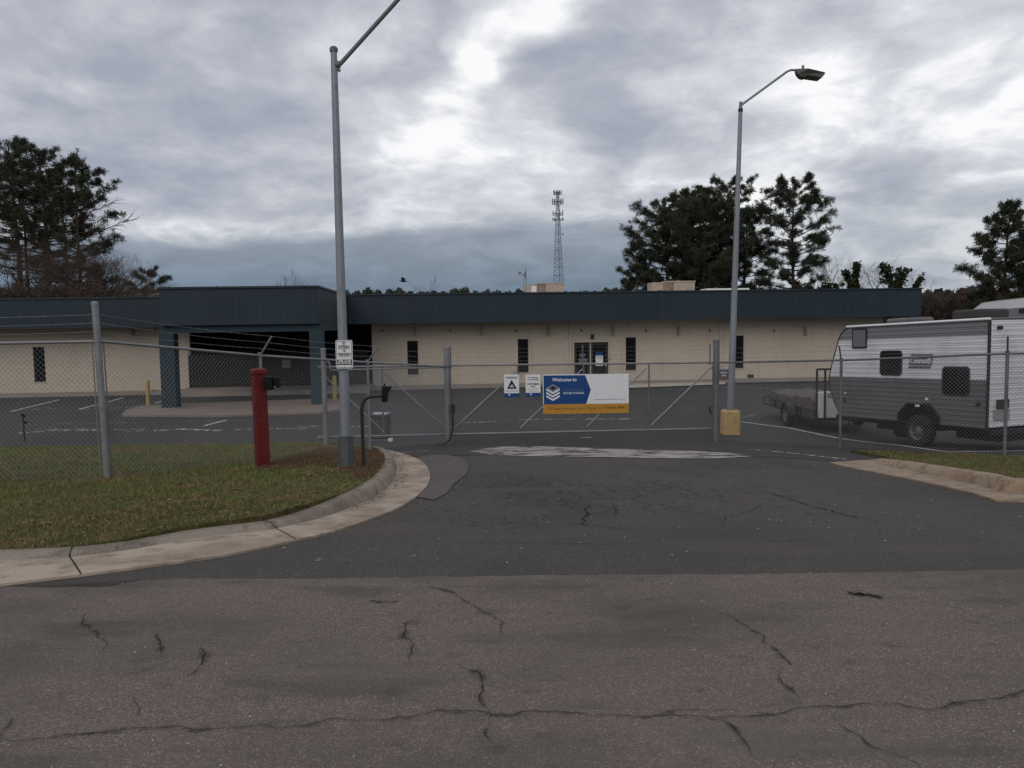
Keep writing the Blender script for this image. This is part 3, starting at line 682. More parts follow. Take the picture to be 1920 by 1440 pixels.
for x, y, dx_ in ((PC[0]+.035, PC[1]+.06, 0), (PC[0]-.085, PC[1], 0)): a.tube([(x, y, gz(x, y)+.1), (x-.03, y, 1.46)], .009, 6)
for z in (1.46, 1.2, .9, .6, .3, 0., -.2): a.tube([(PC[0]-.005-.05*(z+.37)/2.3, PC[1], z), (PC[0]-.005-.05*(z+.37)/2.3, PC[1], z+.025)], .049, 12)
a.build('tension_bar', m_galv, lf, smooth=True)

# --- right fence
PR = [(4.90, 19.15), tuple(at(1577, 700, 16.6).xy), tuple(at(1888, 700, 14.3).xy), (11.2, 12.4), (13.6, 10.6)]
rr = [at(1341, 680, 19.15).z, at(1577, 675.5, 16.6).z, at(1888, 663, 14.3).z]; rr += [rr[-1]+.06, rr[-1]+.12]
rfz = [gz(*p) for p in PR]
rt = thing('chain_link_fence', 'chain link fence with slanted barbed wire arms in front of the camper', 'fence', (PR[1][0], PR[1][1], rfz[1]))
for i in (1, 2, 3, 4):
    x, y = PR[i]; postmesh(rt, x, y, rfz[i], rr[i]+.02, .030, cap=False, m=m_galvd)
    a = MB(); tip = Vector((x-.14, y-.22, rr[i]+.31)); a.tube([(x, y, rr[i]), tip], .016, 8); a.tube([(x, y, rr[i]-.03), (x, y, rr[i]+.05)], .037, 10); a.build('barb_arm', m_galvd, rt, smooth=True)
rail = MB(); rail.tube([(p[0], p[1], z) for p, z in zip(PR, rr)], .023, 10); rail.build('top_rail', m_galvd, rt, smooth=True)
for i in range(4):
    c = MB(); chain(c, (*PR[i], rfz[i]+.04), (*PR[i], rr[i]+.015), (*PR[i+1], rfz[i+1]+.04), (*PR[i+1], rr[i+1]+.015)); c.build('wire_mesh', m_wire, rt, fix=False)
for f in (.34, .67, 1.):
    b_ = MB(); path = [Vector((PR[0][0], PR[0][1]-.07, rr[0]+.36*f))]
    for i in (1, 2, 3, 4):
        path += sag(path[-1], (PR[i][0]-.14*f, PR[i][1]-.22*f, rr[i]+.31*f), .02)[1:]
    barbed(b_, path); b_.build('barbed_wire', m_wire, rt, fix=False)
gp_r = thing('gate_post', 'tall galvanized gate post at the right end of the sliding gate', 'post', (PR[0][0], PR[0][1], rfz[0]))
postmesh(gp_r, PR[0][0], PR[0][1], rfz[0], at(1341, 638, 19.15).z, .072, m=m_galvd)
a = MB()
for z in (.55, .66): clampring(a, PR[0][0], PR[0][1], z, .072)
a.build('clamp', m_galvd, gp_r)
q = on(608, 830); gp3 = thing('gate_post', 'galvanized roller post with curved bracket at the left end of the sliding gate', 'post', (-4.27, 18.15, gz(-4.27, 18.15)))
x, y = -4.27, 18.15; postmesh(gp3, x, y, gz(x, y), at(608, 655, 18.15).z, .058)
a = MB(); zt = at(608, 675, 18.15).z; a.tube([(x+.02, y-.05, zt), (x+.10, y-.06, zt-.02), (x+.15, y-.06, zt-.08), (x+.16, y-.05, zt-.2)], .018, 8); a.tube([(x, y, zt-.2), (x, y, zt-.05)], .066, 12); a.build('roller_bracket', m_galv, gp3, smooth=True)

# --- sliding gate
def gy(X): return 18.80+.109*X
GD = Vector((1, .109, 0)).normalized()
def gx(px, py=750):
    v = ray(px, py); s = 18.80/(v.y-.109*v.x); return v.x*s
def gp(px, py): X = gx(px, py); return at(px, py, gy(X))
gate = thing('sliding_gate', 'long grey chain link sliding gate with diagonal braces across the driveway', 'gate', gp(965, 812))
def gtop(X): return .668-.0066*(X-(-.6))
def gbot(X): return -.925-.0075*(X+2.)
xs = [gx(p) for p in (606, 718, 845, 972, 1095, 1217, 1337)]
X0, X1 = xs[0], xs[-1]
fr_ = MB()
fr_.tube([(gx(598), gy(gx(598)), gtop(X0)+.02), (X1, gy(X1), gtop(X1))], .024, 10)
fr_.tube([(X0+.2, gy(X0)-.0, gtop(X0)-.055), (xs[2], gy(xs[2]), gtop(xs[2])-.025)], .018, 8)
fr_.tube([(gx(593), gy(gx(593)), gbot(X0)), (X1, gy(X1), gbot(X1))], .026, 10)
fr_.build('frame', m_galv, gate, smooth=True)
for i, X in enumerate(xs):
    u = MB(); u.tube([(X, gy(X), gbot(X)), (X, gy(X), gtop(X))], .018 if 0 < i < 6 else .022, 8); u.build('upright', m_galvd, gate, smooth=True)
for (pa, ya), (pb, yb) in (((612, 708), (720, 810)), ((722, 700), (835, 802)), ((850, 805), (968, 696)), ((975, 803), (1092, 692)), ((1100, 800), (1212, 690)), ((1220, 798), (1334, 688))):
    A = gp(pa, ya); B = gp(pb, yb); u = MB(); u.tube([A-Vector((0, .01, 0)), B-Vector((0, .01, 0))], .019, 8); u.build('brace', m_galv if pb > 840 else m_galv, gate, smooth=True)
for i in range(6):
    a_, b_ = xs[i], xs[i+1]; c = MB(); chain(c, (a_, gy(a_)+.02, gbot(a_)), (a_, gy(a_)+.02, gtop(a_)), (b_, gy(b_)+.02, gbot(b_)), (b_, gy(b_)+.02, gtop(b_))); c.build('wire_mesh', m_wire, gate, fix=False)
for px in (846, 1093, 1331):
    X = gx(px); u = MB(); u.tube([(X, gy(X), gtop(X)-.05), (X, gy(X), gtop(X)+.42)], .018, 8); u.tube([(X, gy(X), gtop(X)+.42), (X, gy(X), gtop(X)+.45)], .024, 8); u.build('barb_post', m_galvd, gate, smooth=True)
for k in (.12, .22, .32, .41):
    b_ = MB(); A, B, C = (gx(p) for p in (846, 1093, 1331)); barbed(b_, sag((A, gy(A)-.02, gtop(A)+k), (B, gy(B)-.02, gtop(B)+k), .02)+sag((B, gy(B)-.02, gtop(B)+k), (C, gy(C)-.02, gtop(C)+k), .02)[1:], .0018); b_.build('barbed_wire', m_wire, gate, fix=False)
u = MB(); A = gp(1332, 760); u.tube([A, A+Vector((-.03, -.03, -.1)), A+Vector((.02, -.03, -.2))], .02, 6); u.build('latch', m_black, gate)

# --- signs hung on the gate
def tilted(org, du, dv):
    du = Vector(du).normalized(); dn = Vector((du.y, -du.x, 0)).normalized()
    return lambda u, n, z: Vector(org)+du*u+dn*n+Vector((0, 0, z))
A = gp(1018, 776); B = gp(1178, 773.5); C = gp(1018, 702)
wdt = (B-A).length; hgt = C.z-A.z
bn = thing('banner_sign', 'wide blue, white and orange welcome banner hung on the sliding gate', 'sign', A)
fr = tilted(A, B-A, None)
k0 = .045
b_ = MB(); b_.fbox(fr, (0, k0, .0), (wdt, k0+.006, hgt)); b_.build('panel', m_signw, bn)
def flat(fr, pts, n, name, material, parent):
    m_ = MB(); m_.prism(fr, pts, n, n+.002); return m_.build(name, material, parent)
hy = .245*hgt; W_, H_ = wdt, hgt
flat(fr, [(0, 0), (W_, 0), (W_, hy), (0, hy)], k0+.006, 'orange_band', m_signy, bn)
flat(fr, [(.008*W_, hy), (.50*W_, hy), (.555*W_, .60*H_), (.49*W_, .975*H_), (.008*W_, .975*H_)], k0+.006, 'blue_field', m_signb, bn)
l = MB(); lettering(l, fr, 'Welcome to', .25*W_, .825*H_, .125*H_, k0+.0095, .02, width=.285*W_); l.build('lettering', m_signw, bn, fix=False)
lc = MB(); cx_, cz_ = .115*W_, 0
s_ = .078*W_
for k, zb in enumerate((.50, .415, .33)):
    zb *= H_; th = .05*H_; dp = .10*H_
    lc.add([fr(cx_-s_, k0+.0095, zb+dp), fr(cx_, k0+.0095, zb), fr(cx_+s_, k0+.0095, zb+dp), fr(cx_+s_, k0+.0095, zb+dp+th), fr(cx_, k0+.0095, zb+th), fr(cx_-s_, k0+.0095, zb+dp+th)], [(0, 1, 4, 5), (1, 2, 3, 4)])
lc.build('logo', m_signw, bn, fix=False)
lc = MB(); zc = .655*H_
lc.add([fr(cx_-s_, k0+.0095, zc), fr(cx_, k0+.0095, zc-.10*H_), fr(cx_+s_, k0+.0095, zc), fr(cx_, k0+.0095, zc+.10*H_)], [(0, 1, 2, 3)]); lc.build('logo', m_greymetal, bn, fix=False)
lc = MB(); lc.add([fr(cx_-s_*.55, k0+.012, zc), fr(cx_, k0+.012, zc-.055*H_), fr(cx_+s_*.55, k0+.012, zc), fr(cx_, k0+.012, zc+.055*H_)], [(0, 1, 2, 3)]); lc.build('logo', m_navyink, bn, fix=False)
l = MB(); lettering(l, fr, 'CORE POINT', .355*W_, .575*H_, .075*H_, k0+.0095, .0, width=.25*W_); l.build('lettering', m_greyink, bn, fix=False)
l = MB(); lettering(l, fr, 'SECURE STORAGE', .355*W_, .50*H_, .068*H_, k0+.0095, .012, width=.24*W_); l.build('lettering', m_signw, bn, fix=False)
l = MB(); lettering(l, fr, 'To open this gate, text "Open" to', .37*W_, .105*H_, .10*H_, k0+.0095, .0, width=.64*W_); l.build('lettering', m_brownink, bn, fix=False)
l = MB(); lettering(l, fr, '919.642.4044', .83*W_, .11*H_, .095*H_, k0+.0095, .022, width=.235*W_); l.build('lettering', m_brownink, bn, fix=False)
l = MB(); lettering(l, fr, 'corepointsecurestorage.com/entry-gate', .775*W_, .345*H_, .035*H_, k0+.0095, .01, width=.37*W_); l.build('lettering', m_greyink, bn, fix=False)
for uu, zz_ in ((.006, .985), (.994, .985), (.006, .015), (.994, .015)): l = MB(); l.tube([fr(uu*W_, k0+.004, zz_*H_), fr(uu*W_, -.02, zz_*H_)], .008, 6); l.build('tie', m_black, bn)
def small_sign(px0, px1, y0, y1, label, kind):
    A = gp(px0, y1); B = gp(px1, y1-.3); C = gp(px0, y0); W, H = (B-A).length, C.z-A.z; fr = tilted(A, B-A, None)
    s = thing('warning_sign', label, 'sign', A)
    b_ = MB(); b_.fbox(fr, (0, k0, 0), (W, k0+.005, H)); b_.build('panel', m_signw, s)
    flat(fr, [(0, 0), (W, 0), (W, .165*H), (0, .165*H)], k0+.005, 'blue_band', m_signb, s)
    v = MB(); c0 = .34*W; v.add([fr(c0-.09*W, k0+.009, .13*H), fr(c0, k0+.009, .04*H), fr(c0+.09*W, k0+.009, .13*H), fr(c0+.05*W, k0+.009, .145*H), fr(c0, k0+.009, .10*H), fr(c0-.05*W, k0+.009, .145*H)], [(0, 1, 4, 5), (1, 2, 3, 4)]); v.build('logo', m_signw, s, fix=False)
    if kind == 0:
        line(s, m_navyink, fr, 'WARNING', .5*W, .82*H, .12*H, k0+.008, .025, width=.78*W)
        l = MB(); l.add([fr(.2*W, k0+.008, .36*H), fr(.86*W, k0+.008, .36*H), fr(.50*W, k0+.008, .77*H)], [(0, 1, 2)]); l.build('triangle_symbol', m_navyink, s, fix=False)
        line(s, m_navyink, fr, 'VIDEO SURVEILLANCE', .5*W, .245*H, .06*H, k0+.008, .01, width=.8*W)
        c = MB(); f2 = lambda u, z: fr(u*W, k0+.011, z*H)
        c.add([f2(.37, .455), f2(.42, .42), f2(.60, .515), f2(.55, .555)], [(0, 1, 2, 3)]); c.add([f2(.52, .44), f2(.64, .41), f2(.64, .47), f2(.56, .46)], [(0, 1, 2, 3)]); c.build('camera_symbol', m_signw, s, fix=False)
    else:
        line(s, m_navyink, fr, 'No Trespassing', .5*W, .83*H, .09*H, k0+.008, .02, width=.66*W)
        line(s, m_navyink, fr, 'or Trespassing', .5*W, .74*H, .09*H, k0+.008, .02, width=.74*W)
        line(s, m_navyink, fr, 'CUSTOMERS', .5*W, .53*H, .105*H, k0+.008, .03, width=.80*W)
        line(s, m_navyink, fr, 'ONLY', .5*W, .42*H, .10*H, k0+.008, .03, width=.34*W)
        line(s, m_navyink, fr, 'Violators will be prosecuted', .5*W, .33*H, .04*H, k0+.008, .01, width=.7*W)
        line(s, m_navyink, fr, 'corepointsecure.com', .5*W, .23*H, .045*H, k0+.008, .01, width=.62*W)
small_sign(945, 973, 702, 744, 'small white and blue warning sign with a dark triangle on the gate', 0)
small_sign(985.5, 1013, 702, 743, 'small white customers only notice between the triangle sign and the banner', 1)

# ------------------------------------------------------------------ lamp posts
def lamp_base_pole(root, b, t, r0, r1, mpole):
    p = MB(); n = 12; pts = [Vector(b).lerp(Vector(t), i/n) for i in range(n+1)]; p.tube(pts, [r0+(r1-r0)*i/n for i in range(n+1)], 20); return p.build('pole', mpole, root, smooth=True)
YL = 11.6; bl = at(650, 880, YL); bl.z = gz(bl.x, bl.y)+.09; tl = at(626.5, 93, YL); tl.x = bl.x-.004
lp = thing('street_lamp', 'near grey lamp post with white notice, its arm running off the top edge', 'street lamp', bl, 'grey street lamps with slanted arms')
lamp_base_pole(lp, bl, tl, .078, .045, m_pole)
c = MB(); c.tube([tl-Vector((0, 0, .03)), tl+Vector((0, 0, .015)), tl+Vector((0, 0, .04))], [.057, .060, .04], 16); c.build('cap', m_galvd, lp, smooth=True)
c = MB(); hb = at(650, 813, YL).z-bl.z; rr_ = [(0, .138), (.09, .138), (.10, .126), (hb-.02, .118), (hb, .118), (hb+.002, .09)]
rings = [[(bl.x+rad*math.cos(math.pi/4*k+math.pi/8)*1.0, bl.y+rad*math.sin(math.pi/4*k+math.pi/8), bl.z+z-.03) for k in range(8)] for z, rad in rr_]
vs = [v for rg in rings for v in rg]; fs = [(i*8+k, i*8+(k+1) % 8, (i+1)*8+(k+1) % 8, (i+1)*8+k) for i in range(len(rr_)-1) for k in range(8)]; fs.append(tuple(range(40, 48))); c.add(vs, fs)
c.build('base_cover', M1('base_cover_steel', (.105, .115, .115), .55, .3, var=[(3, .4, .7, (.07, .075, .072), .8), (15, .55, .7, (.13, .09, .06), .5)], bump=(30, .2)), lp, bevel=.006)
aA = at(637, 121, YL); aB = at(760, -16, YL); aC = at(830, -62, YL); aD = at(860, -66, YL)
c = MB(); c.tube([aA, aB, aC, aD], .030, 12); c.tube([aA-Vector((.06, 0, .0)), aA-Vector((-.005, 0, 0))], .05, 10); c.tube([aA-Vector((.03, 0, .06)), aA-Vector((.0, 0, .09))], .022, 8); c.build('arm', m_galvd, lp, smooth=True)
def lamp_head(root, o, sc=1.):
    fr = lambda x, y, z: Vector(o)+Vector((x*sc, y*sc, (z-.13*x)*sc))
    h = MB(); prof = [(0, -.02), (.04, -.09), (.12, -.15), (.22, -.17), (.26, -.13), (.64, -.14), (.74, 0.0), (.70, .02), (.3, .05), (.25, .07), (.0, .05)]
    k = len(prof); wid = [.05, .09, .12, .13, .17, .17, .15, .15, .17, .11, .05]
    vs = [fr(x, -wv, z) for (x, z), wv in zip(prof, wid)]+[fr(x, wv, z) for (x, z), wv in zip(prof, wid)]
    h.add(vs, [tuple(range(k)), tuple(reversed(range(k, 2*k)))]+[(i, (i+1) % k, (i+1) % k+k, i+k) for i in range(k)]); h.build('lamp_head', M1('lamp_head_paint', (.085, .085, .075), .5), root, bevel=.01)
    s = MB(); s.tube([fr(.20, 0, .05), fr(.20, 0, .17)], .035*sc, 12); s.build('photocell', m_galv, root, smooth=True)
lamp_head(lp, aD, .9)
YR = 21.0; br = at(1369.5, 800, YR); br.z = gz(br.x, br.y); tr = at(1388.5, 206, YR); btop = at(1370, 768, YR).z
lr = thing('street_lamp', 'far grey lamp post on a yellow concrete base beside the gate end', 'street lamp', br, 'grey street lamps with slanted arms')
lamp_base_pole(lr, (br.x, br.y, btop), tr, .094, .050, m_pole)
c = MB(); t2 = at(1389, 191, YR); c.tube([tr, t2], .042, 14); c.tube([tr-Vector((0, 0, .05)), tr+Vector((0, 0, .03))], .06, 14, 1); c.build('collar', [m_galv, m_black], lr, smooth=True)
a1 = at(1391, 196, YR); a2 = at(1476, 134, YR); a3 = at(1484, 131, YR); a4 = at(1491, 132, YR)
c = MB(); c.tube([a1, a2, a3, a4+Vector((.04, 0, 0))], .030, 12); c.build('arm', m_pole, lr, smooth=True)
lamp_head(lr, a4+Vector((0, 0, -.02)), .98)
c = MB(); s = .222
prof = [(s, -.05), (s, .02), (s-.01, btop-br.z-.04), (s-.05, btop-br.z)]
rings = []
for rad, z in prof: rings.append([(br.x+(rad if i in (1, 2, 3) else -rad if i in (5, 6, 7) else (rad*.0)) if False else br.x+rad*cx0, br.y+rad*cy0, br.z+z) for i, (cx0, cy0) in enumerate(((-1, -.8), (-.8, -1), (.8, -1), (1, -.8), (1, .8), (.8, 1), (-.8, 1), (-1, .8)))])
vs = [v for rg in rings for v in rg]; fs = [(i*8+k, i*8+(k+1) % 8, (i+1)*8+(k+1) % 8, (i+1)*8+k) for i in range(3) for k in range(8)]; fs.append(tuple(range(24, 32))); c.add(vs, fs); c.build('concrete_base', m_yel, lr)
c = MB(); c.box((br.x-.15, br.y-.15, btop), (br.x+.15, br.y+.15, btop+.025))
for sx in (-1, 1):
    for sy in (-1, 1): c.tube([(br.x+sx*.11, br.y+sy*.11, btop), (br.x+sx*.11, br.y+sy*.11, btop+.07)], .015, 6)
c.build('base_plate', m_galvd, lr)

# notice on near lamp
A = at(630.5, 691, YL-.12); B = at(662, 690, YL-.12); C = at(630.5, 638, YL-.12)
ns = thing('notice_sign', 'white no loitering or trespassing notice strapped to the near lamp post', 'sign', A)
W, H = B.x-A.x, C.z-A.z; fr = frame(A, (1, 0, 0), Vector((0, -1, 0)))
def rrect(x0, z0, x1, z1, r, n=5):
    o_ = []
    for cx0, cz0, a0 in ((x1-r, z0+r, -90), (x1-r, z1-r, 0), (x0+r, z1-r, 90), (x0+r, z0+r, 180)):
        for k in range(n+1): an = R(a0+90*k/n); o_.append((cx0+r*math.cos(an), cz0+r*math.sin(an)))
    return o_
m_ = MB(); m_.prism(fr, rrect(0, 0, W, H, .022), 0, .004); m_.build('panel', m_signw, ns)
ink = MB()
outer = rrect(.010, .010, W-.010, H-.010, .018); inner = rrect(.016, .016, W-.016, H-.016, .014); k = len(outer)
ink.add([fr(u, .0062, z) for u, z in outer]+[fr(u, .0062, z) for u, z in inner], [(i, (i+1) % k, (i+1) % k+k, i+k) for i in range(k)])
ink.add([fr(u, .0062, z) for u, z in ((.016, .125*H), (W-.016, .125*H), (W-.016, .315*H), (.016, .315*H))], [(0, 1, 2, 3)])
for txt, z, sz, wd in (('NO', .845, .085, .17), ('LOITERING', .72, .10, .66), ('OR', .585, .08, .16), ('TRESPASSING', .45, .10, .76)):
    line(ns, m_black, fr, txt, .5*W, z*H, sz*H*1.4, .0062, .03, width=wd*W)
for z, wd in ((.685, .66), (.405, .68)):
    ink.add([fr((.5-wd/2)*W, .0062, z*H), fr((.5+wd/2)*W, .0062, z*H), fr((.5+wd/2)*W, .0062, (z+.014)*H), fr((.5-wd/2)*W, .0062, (z+.014)*H)], [(0, 1, 2, 3)])
ink.build('border', m_black, ns, fix=False)
l = MB(); lettering(l, fr, 'AFTER HOURS', .5*W, .160*H, .19*H, .0085, .03, width=.80*W); l.build('lettering', m_signw, ns, fix=False)
for z in (.955, .045): l = MB(); l.tube([fr(.5*W, .004, z*H), fr(.5*W, .012, z*H)], .007, 8); l.build('bolt', m_black, ns)
for z in (.93, .07): l = MB(); l.tube([(bl.x, YL, A.z+z*H-.012), (bl.x, YL, A.z+z*H+.012)], .082, 16); l.build('strap', m_galvd, ns, smooth=True)

# ------------------------------------------------------------------ red post, gooseneck reader
YP = 11.9; b0 = at(493, 876, YP); b0.z = gz(b0.x, b0.y)+.08; t0 = at(489, 694, YP)
rp = thing('red_post', 'square red steel post with a black lock box near its top', 'post', b0)
def sqpost(mb, b, t, r0, r1, ch=.25):
    rg = []
    for p, r_ in ((b, r0), (t, r1)): rg.append([(p[0]+r_*a, p[1]+r_*c_, p[2]) for a, c_ in ((-1, -1+ch), (-1+ch, -1), (1-ch, -1), (1, -1+ch), (1, 1-ch), (1-ch, 1), (-1+ch, 1), (-1, 1-ch))])
    mb.add(rg[0]+rg[1], [(k, (k+1) % 8, (k+1) % 8+8, k+8) for k in range(8)]+[tuple(range(8)), tuple(reversed(range(8, 16)))])
def rot45(mb, c, a):
    ca, sa = math.cos(a), math.sin(a); mb.v = [(c[0]+(x-c[0])*ca-(y-c[1])*sa, c[1]+(x-c[0])*sa+(y-c[1])*ca, z) for x, y, z in mb.v]
t0.x = b0.x-.012
c = MB(); sqpost(c, (b0.x, b0.y, b0.z-.05), t0, .092, .092, .12); rot45(c, b0, R(32)); c.build('post', m_red, rp, bevel=.006)
c = MB(); sqpost(c, (t0.x, t0.y, t0.z-.055), (t0.x, t0.y, t0.z+.0), .106, .106, .12); sqpost(c, (t0.x, t0.y, t0.z), (t0.x, t0.y, t0.z+.025), .106, .07, .12); rot45(c, b0, R(32)); c.build('cap', m_red, rp, bevel=.006)
bx = at(507, 718, YP-.12); c = MB(); c.box((bx.x-.085, bx.y-.08, bx.z-.10), (bx.x+.045, bx.y+.07, bx.z+.095)); c.box((bx.x+.04, bx.y-.03, bx.z-.03), (bx.x+.075, bx.y+.03, bx.z+.03)); c.box((bx.x+.07, bx.y-.05, bx.z-.07), (bx.x+.14, bx.y+.04, bx.z+.08)); c.build('lock_box', m_blackp, rp, bevel=.006)
c = MB(); c.box((bx.x+.062, bx.y-.054, bx.z-.064), (bx.x+.095, bx.y-.03, bx.z-.05)); c.build('latch', m_galv, rp)
YG = 11.5; g0 = at(682, 880, YG); g0.z = gz(g0.x, g0.y)+.07
gs = thing('card_reader_stand', 'black gooseneck card reader stand between the near lamp post and the kerb', 'card reader', g0)
def gpt(px, py): q = at(px, py, YG); return q
path = [(g0.x, g0.y, g0.z-.05), gpt(679, 790), gpt(678, 768), gpt(679.5, 757), gpt(684, 749), gpt(692, 744), gpt(702, 742.5), gpt(718, 742)]
path = [Vector(p) for p in path]
c = MB(); c.tube(path, [.026]*4+[.027]*4, 12); c.build('neck', m_black, gs, smooth=True)
q = gpt(722, 740); c = MB()
f_ = lambda px, py: gpt(px, py)
prof = [(717, 753), (726, 753.5), (728, 736), (734, 727), (734, 724.5), (717, 724)]
pv = [f_(*p) for p in prof]; k = len(pv)
c.add([p+Vector((0, -.07, 0)) for p in pv]+[p+Vector((0, .05, 0)) for p in pv], [tuple(range(k)), tuple(reversed(range(k, 2*k)))]+[(i, (i+1) % k, (i+1) % k+k, i+k) for i in range(k)])
c.build('reader_housing', m_blackp, gs, bevel=.005)
c = MB(); c.tube([gpt(721.5, 724), gpt(721, 719)], .012, 6); c.build('vent_stub', m_blackp, gs)

# gate operator behind the gate
q = on(716, 824); og = thing('gate_operator', 'dark louvred gate operator box with pale lid behind the gate', 'gate operator', (q.x, 20.0, gz(q.x, 20.)))
q = at(716, 820, 20.0); hw = .215; z0 = gz(q.x, 20.); z1 = at(716, 776, 20).z
c = MB(); 
for a, b, m in (((-.24, -.2, 0), (.24, .2, .06), 1), ((-.215, -.18, .06), (.215, .18, z1-z0-.03), 0), ((-.235, -.2, z1-z0-.03), (.235, .2, z1-z0+.03), 1)):
    c.box((q.x+a[0], 20+a[1], z0+a[2]), (q.x+b[0], 20+b[1], z0+b[2]), m)
c.build('cabinet', [m_black, m_galvd], og, bevel=.02)
c = MB()
for i in range(9): c.box((q.x-.17, 19.80, z0+.10+i*.055), (q.x+.17, 19.815, z0+.115+i*.055))
c.build('louvre', m_galvd, og)
c = MB(); c.box((q.x-.15, 19.79, z1+.005), (q.x+.04, 19.92, z1+.045)); c.box((q.x+.09, 19.79, z1+.0), (q.x+.17, 19.92, z1+.04)); c.build('lid_label', m_signw, og, bevel=.008)
c = MB(); c.box((q.x+.2, 19.7, z0), (q.x+.3, 19.85, z0+.09)); c.build('junction_box', m_signw, og, bevel=.01)

# marker post in the lot
q = on(47, 829); mk_ = thing('marker_post', 'short thin black marker post on the lawn edge at far left', 'post', q)
h = at(44, 778, q.y).z-q.z; c = MB(); c.tube([q-Vector((0, 0, .05)), q+Vector((-.02, 0, h))], .022, 8); c.build('stake', m_black, mk_, smooth=True)
c = MB(); c.box((q.x-.05, q.y-.03, q.z+h-.05), (q.x+.04, q.y+.03, q.z+h+.03)); c.build('cap', m_blackp, mk_, bevel=.01)
c = MB(); c.box((q.x+.0, q.y-.02, q.z+h*.68), (q.x+.09, q.y+.02, q.z+h*.76)); c.build('tap', m_blackp, mk_, bevel=.01)

# ------------------------------------------------------------------ building
BD = Vector((1, .08, 0)).normalized(); BN = Vector((.08, -1, 0)).normalized()
W0 = Vector((-8.1, 41.5, 0))
def wf(u, n, z): return W0+BD*u+BN*n+Vector((0, 0, z))
def wu(px, py=670, n=0.):
    v = ray(px, py); # solve (EYE+v s - W0).BN = n
    s = (n+(W0-EYE).dot(BN))/v.dot(BN); p = EYE+v*s; return (p-W0).dot(BD), p.z
FN = 1.5     # fascia in front of wall
bd = thing('warehouse_building', 'long low cream brick building with dark blue metal fascia and entrance canopy', 'building', wf(0, 0, -1.5))
ZT, ZB = 3.19, 1.78; BZ = -1.62
uL = wu(0)[0]-16; uR = wu(1655)[0]
def warm(px, y): return wu(px, y)
wins = [(wu(c)[0]) for c in (73, 774, 981, 1183, 1385)]
door_u = (wu(1076.5)[0], wu(1140.5)[0]); rec_u = (wu(356)[0], wu(698)[0])
WZ0, WZ1 = -.90, .87; DZ1 = .64; ww = .28
ops = sorted([(u-ww, u+ww, WZ0, WZ1) for u in wins]+[(door_u[0], door_u[1], -1.46, DZ1)]+[(rec_u[0], rec_u[1], BZ, 1.80)])
wall = MB(); cur = uL; TH = .25
for a, b, z0, z1 in ops:
    wall.fbox(wf, (cur, -TH, BZ), (a, 0, ZB+.3)); 
    if z0 > BZ+.01: wall.fbox(wf, (a, -TH, BZ), (b, 0, z0))
    wall.fbox(wf, (a, -TH, z1), (b, 0, ZB+.3)); cur = b
wall.fbox(wf, (cur, -TH, BZ), (uR, 0, ZB+.3))
wall.fbox(wf, (uR-.25, -20, BZ), (uR, -TH, ZB+.3)); wall.fbox(wf, (uL, -20, BZ), (uL+.25, -TH, ZB+.3)); wall.fbox(wf, (uL+.25, -20, BZ), (uR-.25, -19.75, ZB+.3))
wall.build('wall', m_brick, bd)
for u in wins:
    wd_ = MB(); wd_.fbox(wf, (u-ww, -.16, WZ0), (u-ww+.04, -.06, WZ1)); wd_.fbox(wf, (u+ww-.04, -.16, WZ0), (u+ww, -.06, WZ1)); wd_.fbox(wf, (u-ww+.04, -.16, WZ1-.04), (u+ww-.04, -.06, WZ1)); wd_.fbox(wf, (u-ww+.04, -.16, WZ0), (u+ww-.04, -.06, WZ0+.04))
    wo = wd_.build('window', m_frame, bd)
    g = MB(); g.fbox(wf, (u-ww+.04, -.13, WZ0+.04), (u+ww-.04, -.11, WZ1-.04)); g.build('pane', m_glass, wo)
    s_ = MB(); s_.fbox(wf, (u-ww-.04, -.04, WZ0-.06), (u+ww+.04, .035, WZ0-.002)); s_.build('sill', m_creamtrim, wo)
# double door
a, b = door_u; mid = (a+b)/2-.03
for k, (d0, d1) in enumerate(((a, mid), (mid, b))):
    d_ = MB(); d_.fbox(wf, (d0+.03, -.14, -1.44), (d0+.13, -.07, DZ1-.05)); d_.fbox(wf, (d1-.13, -.14, -1.44), (d1-.03, -.07, DZ1-.05)); d_.fbox(wf, (d0+.13, -.14, DZ1-.17), (d1-.13, -.07, DZ1-.05)); d_.fbox(wf, (d0+.13, -.14, -1.44), (d1-.13, -.07, -1.22))
    do = d_.build('door', m_frame, bd)
    g = MB(); g.fbox(wf, (d0+.13, -.115, -1.22), (d1-.13, -.095, DZ1-.17)); g.build('pane', m_glass, do)
    if k: 
        p_ = MB(); p_.fbox(wf, (d0+.28, -.085, -.62+.0), (d0+.68, -.075, -.08)); p_.build('poster', m_signw, do)
        p_ = MB(); p_.fbox(wf, (d0+.28, -.085, -.075), (d0+.68, -.073, .12)); p_.build('poster', m_signb, do)
        line(do, m_navyink, wf, 'NOW LEASING', d0+.48, -.20, .09, -.072, .02, width=.32); line(do, m_navyink, wf, 'STORAGE UNITS', d0+.48, -.55, .06, -.072, .01, width=.3)
        p_ = MB(); p_.fbox(wf, (d1-.17, -.065, -.62), (d1-.08, -.055, -.48)); p_.build('notice', m_signw, do)
    else:
        p_ = MB(); p_.fbox(wf, (d0+.25, -.09, -.5), (d0+.72, -.084, -.2)); p_.fbox(wf, (d0+.3, -.09, -.12), (d0+.62, -.084, .05)); p_.build('poster', m_greyink, do)
tr_ = MB(); tr_.fbox(wf, (a-.08, 0.003, -1.46), (a, .035, DZ1+.08)); tr_.fbox(wf, (b, 0.003, -1.46), (b+.06, .035, DZ1+.08)); tr_.fbox(wf, (a, .003, DZ1), (b, .035, DZ1+.08)); tr_.fbox(wf, (mid-.03, -.14, -1.44), (mid+.03, -.055, DZ1)); tr_.build('door_frame', m_creamtrim, bd)
